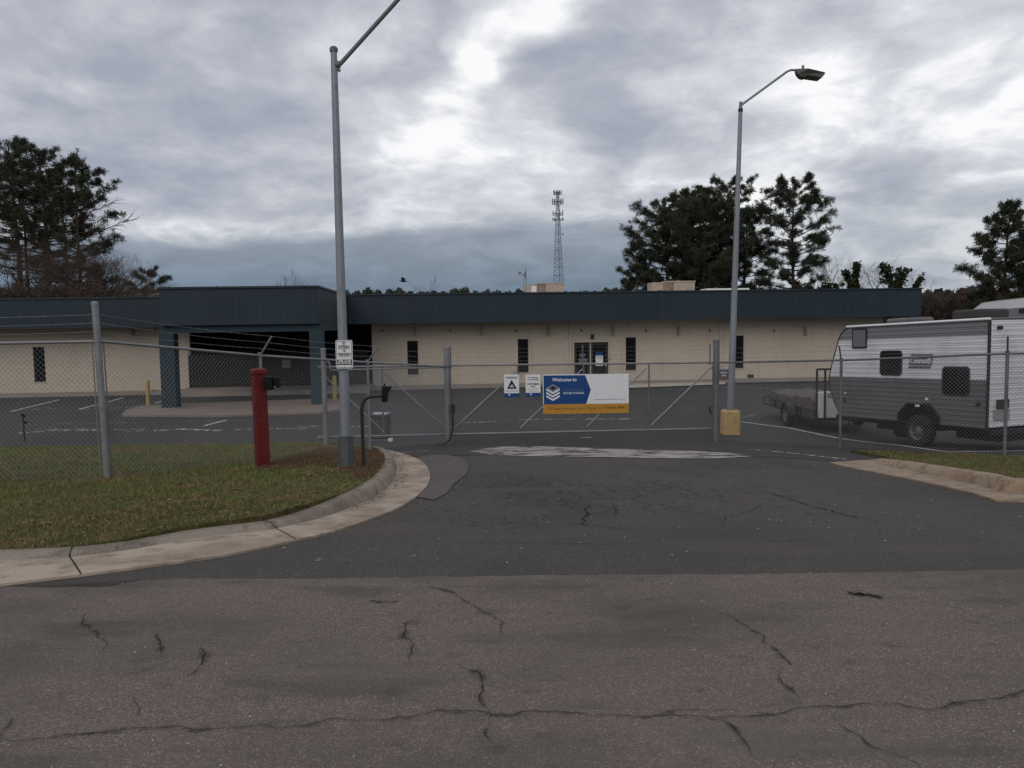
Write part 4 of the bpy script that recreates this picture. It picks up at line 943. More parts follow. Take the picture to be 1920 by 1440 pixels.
def fx(px, y0, y1, wpx, name, material, n=.12):
    u, z1 = wu(px, y0); _, z0 = wu(px, y1); h_ = wpx/1500*43/2; m_ = MB(); m_.fbox(wf, (u-h_, .003, z0), (u+h_, n, z1)); return m_.build(name, material, bd, bevel=.01)
fx(1110, 627, 635, 5.5, 'door_light', m_black, .16); fx(1143, 671, 675, 2, 'keypad', m_galvd, .05)
for px in (717+185, 1028, 1149, 1271, 1509, 779, 249): fx(px, 612, 629, 3, 'wall_bracket', M1('bracket_paint', (.30, .265, .225), .8), .2)
for px in (717, 844, 968, 1090, 1211, 1331, 1451, 490-200): fx(px, 618, 622, 2.4, 'wall_fixture', m_frame, .08)
fx(1068.5, 606, 708, 4.2, 'downspout', m_creamtrim, .1); fx(1351.5, 606, 700, 4.2, 'downspout', m_creamtrim, .1); fx(183, 610, 736, 3, 'downspout', m_galvd, .1)
fx(1407, 702, 708, 12, 'wall_vent', m_frame, .05); fx(290, 731, 735, 11, 'wall_vent', m_frame, .05)
# corrugated fascia
def corr(mb, fr, u0, u1, n, z0, z1, pitch=.23, dep=.006, m=0):
    us = []; u = u0
    while u < u1: us += [(u, 0), (u+pitch*.62, 0), (u+pitch*.70, dep), (u+pitch*.92, dep)]; u += pitch
    us = [(min(a, u1), b) for a, b in us if a < u1+pitch]+[(u1, 0)]
    vs = []
    for a, b in us: vs += [fr(a, n+b, z0), fr(a, n+b, z1)]
    mb.add(vs, [(2*i, 2*i+2, 2*i+3, 2*i+1) for i in range(len(us)-1)], m)
fR = wu(1728, 565, FN)[0]; cu0 = wu(299, 580, FN+8.6)[0]; cu1 = wu(597, 580, FN+8.6)[0]
CN = FN+8.6
fa = MB(); corr(fa, wf, uL, cu0, FN, ZB, ZT); corr(fa, wf, cu1, fR, FN, ZB, ZT)
side = lambda u, n, z: wf(fR+n, -u, z)
corr(fa, side, -FN, 20, 0, ZB, ZT); fa.build('fascia', m_navy, bd, fix=False)
tp = MB(); tp.fbox(wf, (uL, FN-.25, ZT), (cu0, FN+.06, ZT+.07)); tp.fbox(wf, (cu1+.06, FN-.25, ZT), (fR+.06, FN+.06, ZT+.07)); tp.fbox(wf, (fR-.25, -20, ZT), (fR+.06, FN-.25, ZT+.07)); tp.build('fascia_cap', M1('cap_flashing', (.026, .036, .046), .5), bd)
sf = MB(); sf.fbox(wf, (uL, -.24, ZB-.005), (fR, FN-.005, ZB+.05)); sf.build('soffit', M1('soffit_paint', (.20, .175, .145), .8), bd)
rfm = MB(); rfm.fbox(wf, (uL, -20, ZT-.35), (fR-.26, FN-.26, ZT-.25)); rfm.build('roof', m_pave, bd)
for (p0, p1, y, n) in ((208, 299, 551.5, -15), (1325, 1405, 541.5, -14)):
    ua, z = wu(p0, y, n); ub, _ = wu(p1, y, n); m_ = MB(); 
    m_.fbox(wf, (ua, n-1.5, z-.25), (ub, n, z+.02)); m_.build('roof_curb', m_roofw, bd)
# canopy
cn = MB(); corr(cn, wf, cu0, cu1, CN, ZB, ZT); 
sideR = lambda u, n, z: wf(cu1+n, -u, z); corr(cn, sideR, -CN, -FN, 0, ZB, ZT)
sideL = lambda u, n, z: wf(cu0-n, u, z); corr(cn, sideL, FN, CN, 0, ZB, ZT)
cano = cn.build('canopy', m_navy, bd, fix=False)
m_ = MB(); m_.fbox(wf, (cu0-.04, FN+.061, ZT+.001), (cu1+.055, CN+.06, ZT+.075)); m_.build('canopy_cap', M1('cap_flashing', (.026, .036, .046), .5), bd)
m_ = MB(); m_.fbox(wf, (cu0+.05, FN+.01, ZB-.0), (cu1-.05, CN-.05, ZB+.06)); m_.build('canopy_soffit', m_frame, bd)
m_ = MB()
for n0, n1 in ((CN-.5, CN-.2),): m_.fbox(wf, (cu0+.0, n0, 1.49), (cu1+.0, n1, ZB-.002))
m_.fbox(wf, (cu0+.0, FN, 1.49), (cu0+.3, CN-.5, ZB-.002)); m_.fbox(wf, (cu1-.3, FN, 1.49), (cu1, CN-.5, ZB-.002)); m_.build('canopy_beam', m_bluecol, bd)
def column(p0, p1, n):
    a, _ = wu(p0, 690, n); b, _ = wu(p1, 690, n); m_ = MB(); m_.fbox(wf, (a, n-.55, -1.5), (b, n, 1.489)); m_.fbox(wf, (a-.02, n-.57, -1.5), (b+.02, n+.02, -1.36)); m_.build('column', m_bluecol, bd, bevel=.01)
column(300, 328, CN-.05); column(581.5, 606.5, CN-.05); 
# recess with picket screen
a, b = rec_u
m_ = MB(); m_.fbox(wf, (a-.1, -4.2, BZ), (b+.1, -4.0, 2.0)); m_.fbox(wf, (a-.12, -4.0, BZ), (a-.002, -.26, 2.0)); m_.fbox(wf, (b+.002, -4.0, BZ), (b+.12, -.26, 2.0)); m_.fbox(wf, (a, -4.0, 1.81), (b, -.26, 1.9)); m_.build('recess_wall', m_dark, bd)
m_ = MB()
for i in range(7): u = a+.3+(b-a-.6)*i/6; m_.fbox(wf, (u-.04, -3.9, BZ), (u+.04, -3.8, 1.8))
m_.fbox(wf, (a, -3.9, .7), (b, -3.82, .8)); m_.build('storefront_frame', m_frame, bd)
m_ = MB(); m_.fbox(wf, (a-.1, -3.99, BZ), (b+.1, 3.6, -1.33)); m_.build('entrance_slab', m_pave, bd)
m_ = MB(); m_.tube([wf(a+2.6, -3.7, 1.05), wf(a+2.6, -3.7, 1.4)], .12, 8); m_.build('entrance_light', m_galvd, bd)
pf = thing('picket_fence', 'black steel picket screen with spear tops across the dark entrance recess', 'fence', wf((a+b)/2, .3, -1.33))
m_ = MB(); pu0, pu1 = wu(357)[0], wu(690)[0]; n_ = int((pu1-pu0)/.16)
for i in range(n_+1):
    u = pu0+(pu1-pu0)*i/n_; m_.fbox(wf, (u-.014, .30, -1.33), (u+.014, .328, .42)); m_.add([wf(u-.02, .295, .42), wf(u+.02, .295, .42), wf(u+.02, .333, .42), wf(u-.02, .333, .42), wf(u, .314, .50)], [(0, 1, 4), (1, 2, 4), (2, 3, 4), (3, 0, 4)])
m_.build('picket', M1('picket_black', (.035, .037, .04), .6), pf)['kind'] = 'stuff'
m_ = MB(); 
for z in (-1.15, .28): m_.fbox(wf, (pu0, .332, z), (pu1, .36, z+.04))
m_.build('rail', m_black, pf)
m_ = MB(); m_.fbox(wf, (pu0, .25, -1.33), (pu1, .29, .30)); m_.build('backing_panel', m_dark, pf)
u1_, z1_ = wu(537, 674, .4); m_ = MB(); m_.fbox(wf, (u1_-.24, .37, z1_-.42), (u1_+.2, .38, z1_+.0)); sg_ = m_.build('notice_sign', M1('faded_notice', (.20, .205, .21), .7), None); tag(sg_, 'pale square notice on the picket screen in the entrance', 'sign')
sg_.location = (0, 0, 0)

# pavement along the wall, entry apron, island under the canopy
sw = MB()
def strip(mb, u0, u1, n0, n1, h, m=0):
    k = 8
    for i in range(k):
        a, b = u0+(u1-u0)*i/k, u0+(u1-u0)*(i+1)/k; P_ = [wf(a, n1, 0), wf(b, n1, 0), wf(b, n0, 0), wf(a, n0, 0)]
        mb.hexa([(p.x, p.y, gz(p.x, p.y)-.1) for p in P_]+[(p.x, p.y, gz(p.x, p.y)+h) for p in P_], m)
strip(sw, uL, rec_u[0]-.12, .01, 1.7, .10); strip(sw, rec_u[1]+.12, uR, .01, 1.7, .10); sw.build('pavement', m_pave)['kind'] = 'structure'
isl_px = [(228, 778), (236, 769), (262, 761), (330, 757), (600, 748), (648, 749), (655, 757), (640, 768), (600, 773), (400, 779)]
sheet('traffic_island', onl(isl_px, .06), .07, M1('island_concrete', (.24, .195, .165), .9, var=[(1.2, .4, .7, (.17, .135, .115), .7)], bump=(30, .4)), .2)
ap = sheet('entry_apron', onl([(1160, 716), (1350, 712), (1362, 722), (1180, 729)]), .05, m_creamtrim)

# bollards
q = on(278.5, 762)
bo = thing('bollard', 'faded yellow bollard left of the left blue canopy column', 'bollard', (q.x, q.y, gz(q.x, q.y)), 'yellow bollards by the canopy')
m_ = MB(); m_.tube([q+Vector((0, 0, -.1)), q+Vector((0, 0, 1.0)), q+Vector((0, 0, 1.06)), q+Vector((0, 0, 1.09))], [.085, .085, .07, .03], 14); m_.build('pipe', M1('bollard_yellow', (.42, .31, .11), .75, var=[(5, .45, .7, (.33, .25, .11), .7)]), bo, smooth=True)
for px, py, lab in ((331, 752, 'slim yellow bollard against the right side of the left blue column'), (628, 752, 'faded yellow bollard behind the near lamp post by the right blue column')):
    c2 = bo.copy(); col.objects.link(c2); q2 = on(px, py); c2.location = (q2.x, q2.y, gz(q2.x, q2.y)); c2['label'] = lab
    for ch in list(bo.children): d2 = ch.copy(); col.objects.link(d2); d2.parent = c2

# rooftop things
def hvac(px0, px1, y0, label, n=-9.):
    a, z1 = wu(px0, y0, n); b, _ = wu(px1, y0, n); zb = ZT-.25; t_ = thing('rooftop_unit', label, 'air conditioner', wf((a+b)/2, n, zb), 'rooftop air conditioners')
    L_ = b-a; m_ = MB(); m_.fbox(wf, (a+L_*.5, n-1.3, zb), (b, n, z1-.03)); m_.build('cabinet', m_hvac, t_, bevel=.015)
    m_ = MB(); m_.fbox(wf, (a, n-1.3, zb), (a+L_*.5-.01, n-.04, z1-.10)); m_.build('condenser', m_hvac, t_, bevel=.015)
    m_ = MB(); m_.fbox(wf, (a+L_*.5-.01-L_*.34, n-.04, z1-.62), (a+L_*.5-.03, n-.02, z1-.16)); m_.build('grille', m_hvacg, t_)
    m_ = MB(); m_.fbox(wf, (a+L_*.13, n-.04, z1-.60), (a+L_*.15+.28, n-.01, z1-.20)); m_.build('access_panel', m_signw if px0 < 1100 else m_hvac, t_)
    m_ = MB(); m_.fbox(wf, (a+L_*.3, n-.9, z1-.10), (b+.04, n+.03, z1-.02)); m_.build('top_cover', m_hvac, t_)
hvac(987, 1058, 530, 'beige rooftop unit with a white panel below the lattice mast'); hvac(1223, 1303, 526.5, 'wider beige rooftop unit in front of the dark pine group')
n = -10.; u, zt_ = wu(986, 503, n); an = thing('roof_antenna', 'thin roof antenna mast with side arm left of the rooftop unit', 'antenna', wf(u, n, ZT-.25))
m_ = MB(); m_.tube([wf(u, n, ZT-.25), wf(u, n, zt_)], .025, 6); m_.build('mast', m_galvd, an)
m_ = MB(); p1 = at(983, 517, 51); p2 = at(975, 512, 51); m_.tube([wf(u, n, p1.z-.1), Vector((p1.x, 51, p1.z)), Vector((p2.x, 51, p2.z))], .025, 6); m_.tube([at(971, 510, 51), at(977, 511, 51)], .03, 6); m_.tube([at(974, 511, 51), at(973, 515, 51)], .03, 6); m_.tube([at(985, 509, 51), at(984, 517, 51)], .05, 6); m_.tube([at(983, 518, 51), at(980, 548, 51)], .012, 4); m_.build('side_arm', m_galvd, an)

# sign in front of building by right lamp
A = on(1347, 716); yy = A.y; A = at(1347, 716.5, yy); B = at(1366, 716.5, yy); C = at(1347, 693, yy)
ps = thing('info_sign', 'small purple and maroon sign just left of the far lamp post', 'sign', A)
W, H = B.x-A.x, C.z-A.z; fr = frame(A, (1, 0, 0), Vector((0, -1, 0)))
m_ = MB(); m_.fbox(fr, (0, 0, 0), (W, .02, H)); m_.build('panel', M1('purple_panel', (.055, .045, .09), .6), ps)
m_ = MB(); m_.fbox(fr, (.02*W, .02, .03*H), (.98*W, .024, .38*H)); m_.build('lower_band', M1('maroon_panel', (.14, .05, .06), .6), ps)
l = MB(); lettering(l, fr, 'OFFICE', .5*W, .68*H, .22*H, .028, .01, width=.7*W); lettering(l, fr, 'OPEN', .5*W, .45*H, .2*H, .028, .01, width=.5*W); l.build('lettering', m_signw, ps, fix=False)
m_ = MB(); m_.fbox(fr, (.1*W, -.05, -.5), (.16*W, 0, H)); m_.fbox(fr, (.84*W, -.05, -.5), (.9*W, 0, H)); m_.build('leg', m_galvd, ps)

# ------------------------------------------------------------------ camper
C0 = Vector((9.44, 15.8, -.60)); CD = Vector((-.331, .944, 0)).normalized(); CW = Vector((.944, .331, 0)).normalized()
def cf(s, w_, h): return C0+CD*s+CW*w_+Vector((0, 0, h-.038*s))
CWD = 2.15; CH = 2.19
cp_ = thing('camper_trailer', 'white and grey ribbed camper trailer parked nose away behind the right fence', 'camper', cf(2., 1., -.45))
prof = [(0, 0), (4.02, 0), (4.24, .30), (4.41, .62), (4.46, .95), (4.36, 1.30), (4.13, 1.93), (4.02, 2.08), (3.84, 2.17), (0, 2.19)]
# ribbed siding: rows of lap profile on side (w=0) following the nose outline
def nose(h):
    pr = [(0, 4.02), (.30, 4.24), (.62, 4.41), (.95, 4.46), (1.30, 4.36), (1.93, 4.13), (2.08, 4.02), (2.17, 3.84), (2.19, 3.82)]
    return float(np.interp(h, [p[0] for p in pr], [p[1] for p in pr]))
def lap_rows(h0, h1, p=.107):
    rows = []; h = h0
    while h < h1-1e-6:
        for a, b in ((0, .000), (.10, .008), (.42, .0105), (.60, .0045), (.72, .0045), (.84, .008), (.94, .006)): rows.append((min(h+a*p, h1), b))
        h += p
    rows.append((h1, 0)); return rows
def zone(h):   # material by height: 0 grey lower, 1 white, 2 mid grey near the roof
    return 0 if h < .985 else (1 if h < 1.85 else 2)
sd_ = MB(); rows = lap_rows(0, 2.17)
wheelS, wheelR = 1.68, .46
for (h0, b0_), (h1, b1_) in zip(rows, rows[1:]):
    if h1-h0 < 1e-6: continue
    segs = [(0, nose((h0+h1)/2))]
    ns_ = 26
    hm = (h0+h1)/2
    if hm < .42:
        hw_ = .52-.22*max(0, (hm-.18))/.24 if hm > .18 else .56
        segs = [(0, wheelS-hw_), (wheelS+hw_, segs[0][1])]
    for a, b in segs:
        sd_.add([cf(a, -b0_, h0), cf(b, -b0_, h0), cf(b, -b1_, h1), cf(a, -b1_, h1)], [(0, 1, 2, 3)], zone(hm))
sd_.build('side_siding', [m_rib_g, m_rib_w, m_rib_m], cp_, fix=False)
re_ = MB(); rows = lap_rows(.02, 2.17, .107)
for (h0, b0_), (h1, b1_) in zip(rows, rows[1:]):
    if h1-h0 > 1e-6: re_.add([cf(-b0_, .03, h0), cf(-b0_, CWD, h0), cf(-b1_, CWD, h1), cf(-b1_, .03, h1)], [(3, 2, 1, 0)])
re_.build('rear_siding', m_rib_w, cp_, fix=False)
bo_ = MB()   # core body: nose, roof, far side, underside
k = len(prof); vs = [cf(s, .02, h) for s, h in prof]+[cf(s, CWD, h) for s, h in prof]
bo_.add(vs, [(i, (i+1) % k, (i+1) % k+k, i+k) for i in range(1, k-1)], 0); bo_.add([cf(s, CWD, h) for s, h in prof], [tuple(reversed(range(k)))], 0)
bo_.add([cf(0, .02, 0), cf(3.92, .02, 0), cf(3.92, CWD, 0), cf(0, CWD, 0)], [(0, 1, 2, 3)], 1)
bo_.build('body', [m_rib_w, m_black], cp_)
tm = MB(); 
edge = [cf(nose(h)+.005, -.012, h) for h in (.0, .15, .3, .62, .95, 1.3, 1.6, 1.93, 2.02, 2.10, 2.15, 2.18)]+[cf(3.8, -.012, 2.195)]
tm.tube(edge, .014, 6); tm.tube([cf(0, -.01, -.02), cf(0, -.01, 2.18)], .03, 8); tm.build('corner_trim', m_black, cp_)
tm = MB(); tm.tube([cf(-.03, -.035, 2.19), cf(3.85, -.035, 2.19)], .026, 8); tm.build('roof_rail', m_roofw, cp_)
tm = MB(); tm.fbox(cf, (.05, .01, 2.19), (3.86, CWD-.02, 2.215)); tm.build('roof', m_rib_m, cp_)
def cwin(s0, s1, h0, h1, r, name='window', mat_=m_glass, trim=m_black):
    f2 = lambda u, n, z: cf(u, -n, z)
    m_ = MB(); m_.prism(f2, rrect(s0, h0, s1, h1, r), .015, .030); wo = m_.build(name, trim, cp_)
    m_ = MB(); m_.prism(f2, rrect(s0+.035, h0+.035, s1-.035, h1-.035, r*.8), .030, .034); m_.build('pane', mat_, wo)
def cs(px, py): # px,py -> (s,h) on camper side
    v = ray(px, py); nrm = CW; s_ = (C0-EYE).dot(nrm)/v.dot(nrm); p = EYE+v*s_; s = (p-C0).dot(CD); return s, p.z-C0.z+.038*s
def cw_px(x0, y0, x1, y1, r, **k):
    a = cs(x0, y1); b = cs(x1, y0); c_ = cs(x0, y0); d_ = cs(x1, y1)
    cwin(min(a[0], b[0]), max(a[0], b[0]), (a[1]+d_[1])/2, (b[1]+c_[1])/2, r, **k)
cw_px(1651, 657, 1693, 704, .09); cw_px(1767, 687, 1820, 741, .09)
cw_px(1599, 616, 1627, 653, .03, name='vent_window', mat_=M1('vent_grey', (.16, .16, .17), .5))
# logo panel
a = cs(1706, 684); b = cs(1750, 668); sL, sR = a[0], b[0]; hB = a[1]; hT = cs(1706, 669)[1]
f2 = lambda u, n, z: cf(sL-u, -n, hB+z); WL = sL-sR; HL = (hT-hB)
lg = MB(); lg.add([f2(0, .024, 0), f2(WL*.97, .024, 0), f2(WL*1.0, .024, HL), f2(.05*WL, .024, HL)], [(0, 1, 2, 3)]); 
lg.add([f2(-.03*WL, .024, -.05-.02), f2(WL*.90, .024, -.05-.02), f2(WL*.96, .024, -.03), f2(-.02*WL, .024, -.03)], [(0, 1, 2, 3)]); lg.add([f2(.06*WL, .024, HL+.03), f2(WL*1.02, .024, HL+.03), f2(WL*1.02, .024, HL+.055), f2(.09*WL, .024, HL+.055)], [(0, 1, 2, 3)])
lg.build('brand_panel', m_rib_g, cp_, fix=False)
lg = MB(); lettering(lg, f2, 'Coleman', .43*WL, .22*HL, .92*HL, .027, .02, width=.72*WL)
lg.add([f2(.86*WL+.055*math.cos(t_)*1., .027, .5*HL+.06*math.sin(t_)) for t_ in np.linspace(0, 2*math.pi, 13)[:-1]]+[f2(.86*WL+.038*math.cos(t_), .027, .5*HL+.042*math.sin(t_)) for t_ in np.linspace(0, 2*math.pi, 13)[:-1]], [(i, (i+1) % 12, (i+1) % 12+12, i+12) for i in range(12)])
lg.add([f2(.84*WL, .027, .35*HL), f2(.88*WL, .027, .35*HL), f2(.88*WL, .027, .7*HL), f2(.84*WL, .027, .7*HL)], [(0, 1, 2, 3)]); lg.build('lettering', m_signw, cp_, fix=False)
def cbit(px, py, w_, h_, material, name, n=.03):
    s, h = cs(px, py); m_ = MB(); m_.fbox(lambda u, n_, z: cf(u, -n_, z), (s-w_/2, .014, h-h_/2), (s+w_/2, n, h+h_/2)); m_.build(name, material, cp_)
cbit(1739, 748, .07, .05, m_signw, 'side_marker'); cbit(1721.5, 760, .11, .06, m_signw, 'side_marker'); cbit(1739, 760, .10, .10, m_black, 'hatch'); cbit(1835, 758, .1, .07, m_black, 'hatch'); cbit(1557, 742, .12, .14, m_rib_m, 'hatch'); cbit(1586, 737, .04, .04, m_signw, 'side_marker'); cbit(1585, 750, .04, .1, m_black, 'hatch')
# wheel
def wheel(parent, c, axis, r, wd_, name='wheel', rim=m_galv):
    ax = Vector(axis).normalized(); b1 = Vector((0, 0, 1)); b2 = ax.cross(b1).normalized(); c = Vector(c)
    def lathe(pr, material, nm, par, seg=28):
        m_ = MB(); vs = [c+ax*a+(b1*math.cos(2*math.pi*k/seg)+b2*math.sin(2*math.pi*k/seg))*rr0 for a, rr0 in pr for k in range(seg)]
        m_.add(vs, [(i*seg+k, i*seg+(k+1) % seg, (i+1)*seg+(k+1) % seg, (i+1)*seg+k) for i in range(len(pr)-1) for k in range(seg)]); return m_.build(nm, material, par, smooth=True)
    wo = lathe([(-wd_/2, r*.55), (-wd_/2, r*.9), (-wd_*.38, r*.985), (-wd_*.1, r), (-wd_*.1, r*.975), (wd_*.1, r*.975), (wd_*.1, r), (wd_*.38, r*.985), (wd_/2, r*.9), (wd_/2, r*.55)], m_rubber, name, parent)
    rm = lathe([(wd_*.42, r*.62), (wd_*.46, r*.60), (wd_*.40, r*.50), (wd_*.18, r*.42), (wd_*.30, r*.20), (wd_*.42, r*.14), (wd_*.42, 0.001)], rim, 'rim', wo)
    m_ = MB()
    for k in range(8):
        an = 2*math.pi*k/8; q = c+ax*(wd_*.27)+(b1*math.cos(an)+b2*math.sin(an))*r*.40; m_.tube([q, q+ax*.02], r*.055, 8)
    m_.build('rim_hole', m_black, wo); lathe([(-wd_*.3, .002), (-wd_*.3, r*.6)], m_black, 'inner_hub', wo)
wz = gz(*cf(wheelS, 0, 0).xy)
whc = cf(wheelS, .05, 0); whc.z = wz+.345; wheel(cp_, whc, -CW, .35, .22, rim=M1('wheel_rim_grey', (.13, .13, .135), .6, .2))
whc2 = cf(wheelS, CWD-.1, 0); whc2.z = wz+.345; wheel(cp_, whc2, CW, .35, .22)
m_ = MB(); m_.tube([whc+CW*.1, whc2-CW*.1], .04, 8); m_.fbox(cf, (-.05, .35, -.14), (4.6, .45, -.005)); m_.fbox(cf, (-.05, 1.7, -.14), (4.6, 1.8, -.005)); m_.fbox(cf, (.1, .5, -.30), (1.15, 1.65, -.141)); m_.fbox(cf, (2.3, .5, -.27), (3.4, 1.65, -.141)); m_.build('chassis_and_shade_boxes', m_black, cp_)  # axle and rails, plus dark boxes added to deepen the shade underneath
m_ = MB()  # dark wheel arch liner
arch = [(wheelS-.56, 0), (wheelS-.56, .18), (wheelS-.32, .42), (wheelS+.32, .42), (wheelS+.56, .18), (wheelS+.56, 0)]
vs = [cf(s, -.03, h) for s, h in arch]+[cf(s, .35, h) for s, h in arch]; m_.add(vs, [(i, i+1, i+7, i+6) for i in range(5)]); m_.add([cf(s, .36, h) for s, h in arch], [(0, 1, 2, 3, 4, 5)]); 
for (p0, p1) in zip(arch, arch[1:]): m_.tube([cf(p0[0], -.02, p0[1]), cf(p1[0], -.02, p1[1])], .018, 6)
m_.build('wheel_arch', m_black, cp_)
m_ = MB(); m_.tube([cf(3.3, .6, -.30), cf(3.3, .6, -.02)], .05, 6); m_.tube([cf(3.2, 1.0, -.32), cf(3.2, 1.6, -.32)], .2, 10); m_.build('stabilizer_jack', m_black, cp_)
m_ = MB(); s1, h1 = cs(1655, 606); m_.fbox(cf, (s1-.42, .5, 2.21), (s1+.42, 1.1, 2.34)); m_.build('roof_vent', m_galvd, cp_, bevel=.05)
m_ = MB(); s1, h1 = cs(1790, 596); m_.fbox(cf, (s1-.12, .6, 2.21), (s1+.62, 1.4, 2.43)); m_.build('air_conditioner', M1('dark_shroud', (.05, .048, .046), .6), cp_, bevel=.05)
# rear bits
def crear(w0, w1, h0, h1, n, name, material): m_ = MB(); m_.fbox(cf, (-.02-n, w0, h0), (-.02, w1, h1)); m_.build(name, material, cp_, bevel=.01)
crear(.16, .30, 1.98, 2.05, .03, 'marker_light', m_black); crear(.20, .50, .40, .58, .05, 'plate_light', m_frame); crear(.14, .56, .16, .38, .015, 'licence_plate', M1('plate_holder', (.30, .27, .28), .6))
crear(.03, CWD, -.14, -.02, .05, 'bumper', m_black)

# second camper behind
D0 = Vector((13.0, 19.4, 0)); D0 = at(1995, 600, 19.6)
def c2f(s, w_, h): return Vector((D0.x, D0.y, -.72))+CD*s+CW*w_+Vector((0, 0, h-.03*s))
c2 = thing('camper_trailer', 'second pale camper of which only the grey roof shows above the nearer one', 'camper', c2f(2, 1, -.45))
v = ray(1808, 592); s_front = ((D0-EYE).dot(CW)/v.dot(CW)); pf_ = EYE+v*s_front; sfr = (pf_-D0).dot(CD); hfr = pf_.z+.72+.03*sfr
pr2 = [(0, 0), (sfr-.1, 0), (sfr+.25, .5), (sfr+.35, 1.0), (sfr+.1, hfr-.15), (sfr-.02, hfr+.0), (sfr-.55, hfr+.33), (sfr-1.0, hfr+.36), (0, hfr+.42)]
k = len(pr2); m_ = MB(); m_.add([c2f(s, 0, h) for s, h in pr2]+[c2f(s, 2.2, h) for s, h in pr2], [tuple(range(k)), tuple(reversed(range(k, 2*k)))]); m_.build('body', m_rib_w, c2)
m_ = MB(); m_.add([c2f(s, -.02, h+.004) for s, h in pr2]+[c2f(s, 2.22, h+.004) for s, h in pr2], [(i, (i+1) % k, (i+1) % k+k, i+k) for i in range(1, k)]); m_.build('roof', M1('grey_membrane', (.28, .29, .30), .7, var=[(1.5, .4, .7, (.22, .23, .24), .7)]), c2, fix=False)
m_ = MB(); m_.prism(lambda u, n, z: c2f(u, -n, z), [(0, hfr-.22), (sfr-.1, hfr-.22), (sfr-.25, hfr+.05), (sfr-.8, hfr+.12), (0, hfr+.14)], .0, .02); m_.build('gutter_band', m_rib_m, c2)
m_ = MB(); m_.fbox(c2f, (.9, -.06, hfr+.0), (1.15, -.02, hfr+.1)); m_.build('hatch', m_black, c2)
wheel(c2, c2f(1.8, .1, -.12), -CW, .34, .2)

# ------------------------------------------------------------------ utility trailer
U0_ = Vector((8.10, 21.3, 0)); zg = gz(8.3, 23.)
def uf(s, w_, h): return Vector((U0_.x+w_+.02*s, U0_.y+s, zg+h))
ut = thing('utility_trailer', 'low black flatbed utility trailer with upright ramp frame left of the camper', 'trailer', uf(2, .8, 0))
m_ = MB(); m_.fbox(uf, (0, 0, .36), (4.6, 1.7, .43)); m_.build('bed', m_black, ut)
m_ = MB()
for w_ in (0, 1.7):
    m_.tube([uf(0, w_, .62), uf(4.6, w_, .62)], .025, 6); m_.tube([uf(0, w_, .40), uf(4.6, w_, .40)], .03, 6)
    for s in (0, 1.15, 2.3, 3.45, 4.6): m_.tube([uf(s, w_, .38), uf(s, w_, .62)], .02, 6)
m_.tube([uf(4.6, 0, .62), uf(4.6, 1.7, .62)], .025, 6); m_.tube([uf(4.6, .3, .4), uf(5.6, .85, .4), uf(4.6, 1.4, .4)], .035, 6); m_.build('side_rail', m_black, ut)
m_ = MB(); zt_ = at(1540, 692, 21.3).z-zg
for w_ in (.02, .24, .9, 1.68): m_.tube([uf(-.06, w_, .25), uf(-.06, w_, zt_)], .03, 6)
m_.tube([uf(-.06, .02, zt_), uf(-.06, 1.68, zt_)], .03, 6); m_.tube([uf(-.06, .02, .42), uf(-.06, 1.68, .42)], .02, 6); m_.build('ramp_gate', m_black, ut)
for w_, sg in ((-.16, -1), (1.86, 1)):
    m_ = MB()
    for s0 in range(10):
        a0 = math.pi*s0/10; a1_ = math.pi*(s0+1)/10
        m_.hexa([uf(1.7+.38*math.cos(a), w_+x*.11, .33+.34*math.sin(a)+dz_) for dz_ in (0, .012) for a, x in ((a0, -1), (a1_, -1), (a1_, 1), (a0, 1))])
    m_.build('mudguard', m_black, ut)
wheel(ut, uf(1.7, -.16, .31), (-1, 0, 0), .31, .19, rim=m_galvd); wheel(ut, uf(1.7, 1.86, .31), (1, 0, 0), .31, .19, rim=m_galvd)
m_ = MB(); m_.box((U0_.x-.2, U0_.y+1.66, zg+.28), (U0_.x+1.9, U0_.y+1.74, zg+.34)); m_.build('axle', m_black, ut)
cg = MB(); nx, ny = 9, 16
def tarp(s, w_): return 1.02-.16*s-.10*(w_ < .01)-.10*(s < .01)-.14*(s > .99)+.035*math.sin(s*23+w_*5)+.025*math.sin(w_*19+s*9)
gridv = [uf(.35+3.9*i/ny, .06+1.2*j/nx, tarp(i/ny, j/nx)) for i in range(ny+1) for j in range(nx+1)]
cg.add(gridv, [(i*(nx+1)+j, i*(nx+1)+j+1, (i+1)*(nx+1)+j+1, (i+1)*(nx+1)+j) for i in range(ny) for j in range(nx)])
bv = [uf(.35+3.9*i/ny, .06, .43) for i in range(ny+1)]; cg.add([v for i in range(ny+1) for v in (uf(.35+3.9*i/ny, .06, .43), gridv[i*(nx+1)])], [(2*i, 2*i+2, 2*i+3, 2*i+1) for i in range(ny)])
cg.add([v for j in range(nx+1) for v in (uf(.35, .06+1.2*j/nx, .43), gridv[j])], [(2*i, 2*i+2, 2*i+3, 2*i+1) for i in range(nx)])
o = cg.build('tarp_load', m_tarp, None, smooth='all'); tag(o, 'lumpy brown grey tarp covered load lying on the utility trailer', 'tarp')
bx_ = MB(); bx_.fbox(uf, (.02, .12, .432), (.26, 1.62, 1.12)); o = bx_.build('white_crate', M1('crate_white', (.70, .70, .70), .6, var=[(7, .5, .7, (.55, .55, .54), .5)]), None, bevel=.01); tag(o, 'white slab sided crate standing behind the trailer ramp frame', 'crate')

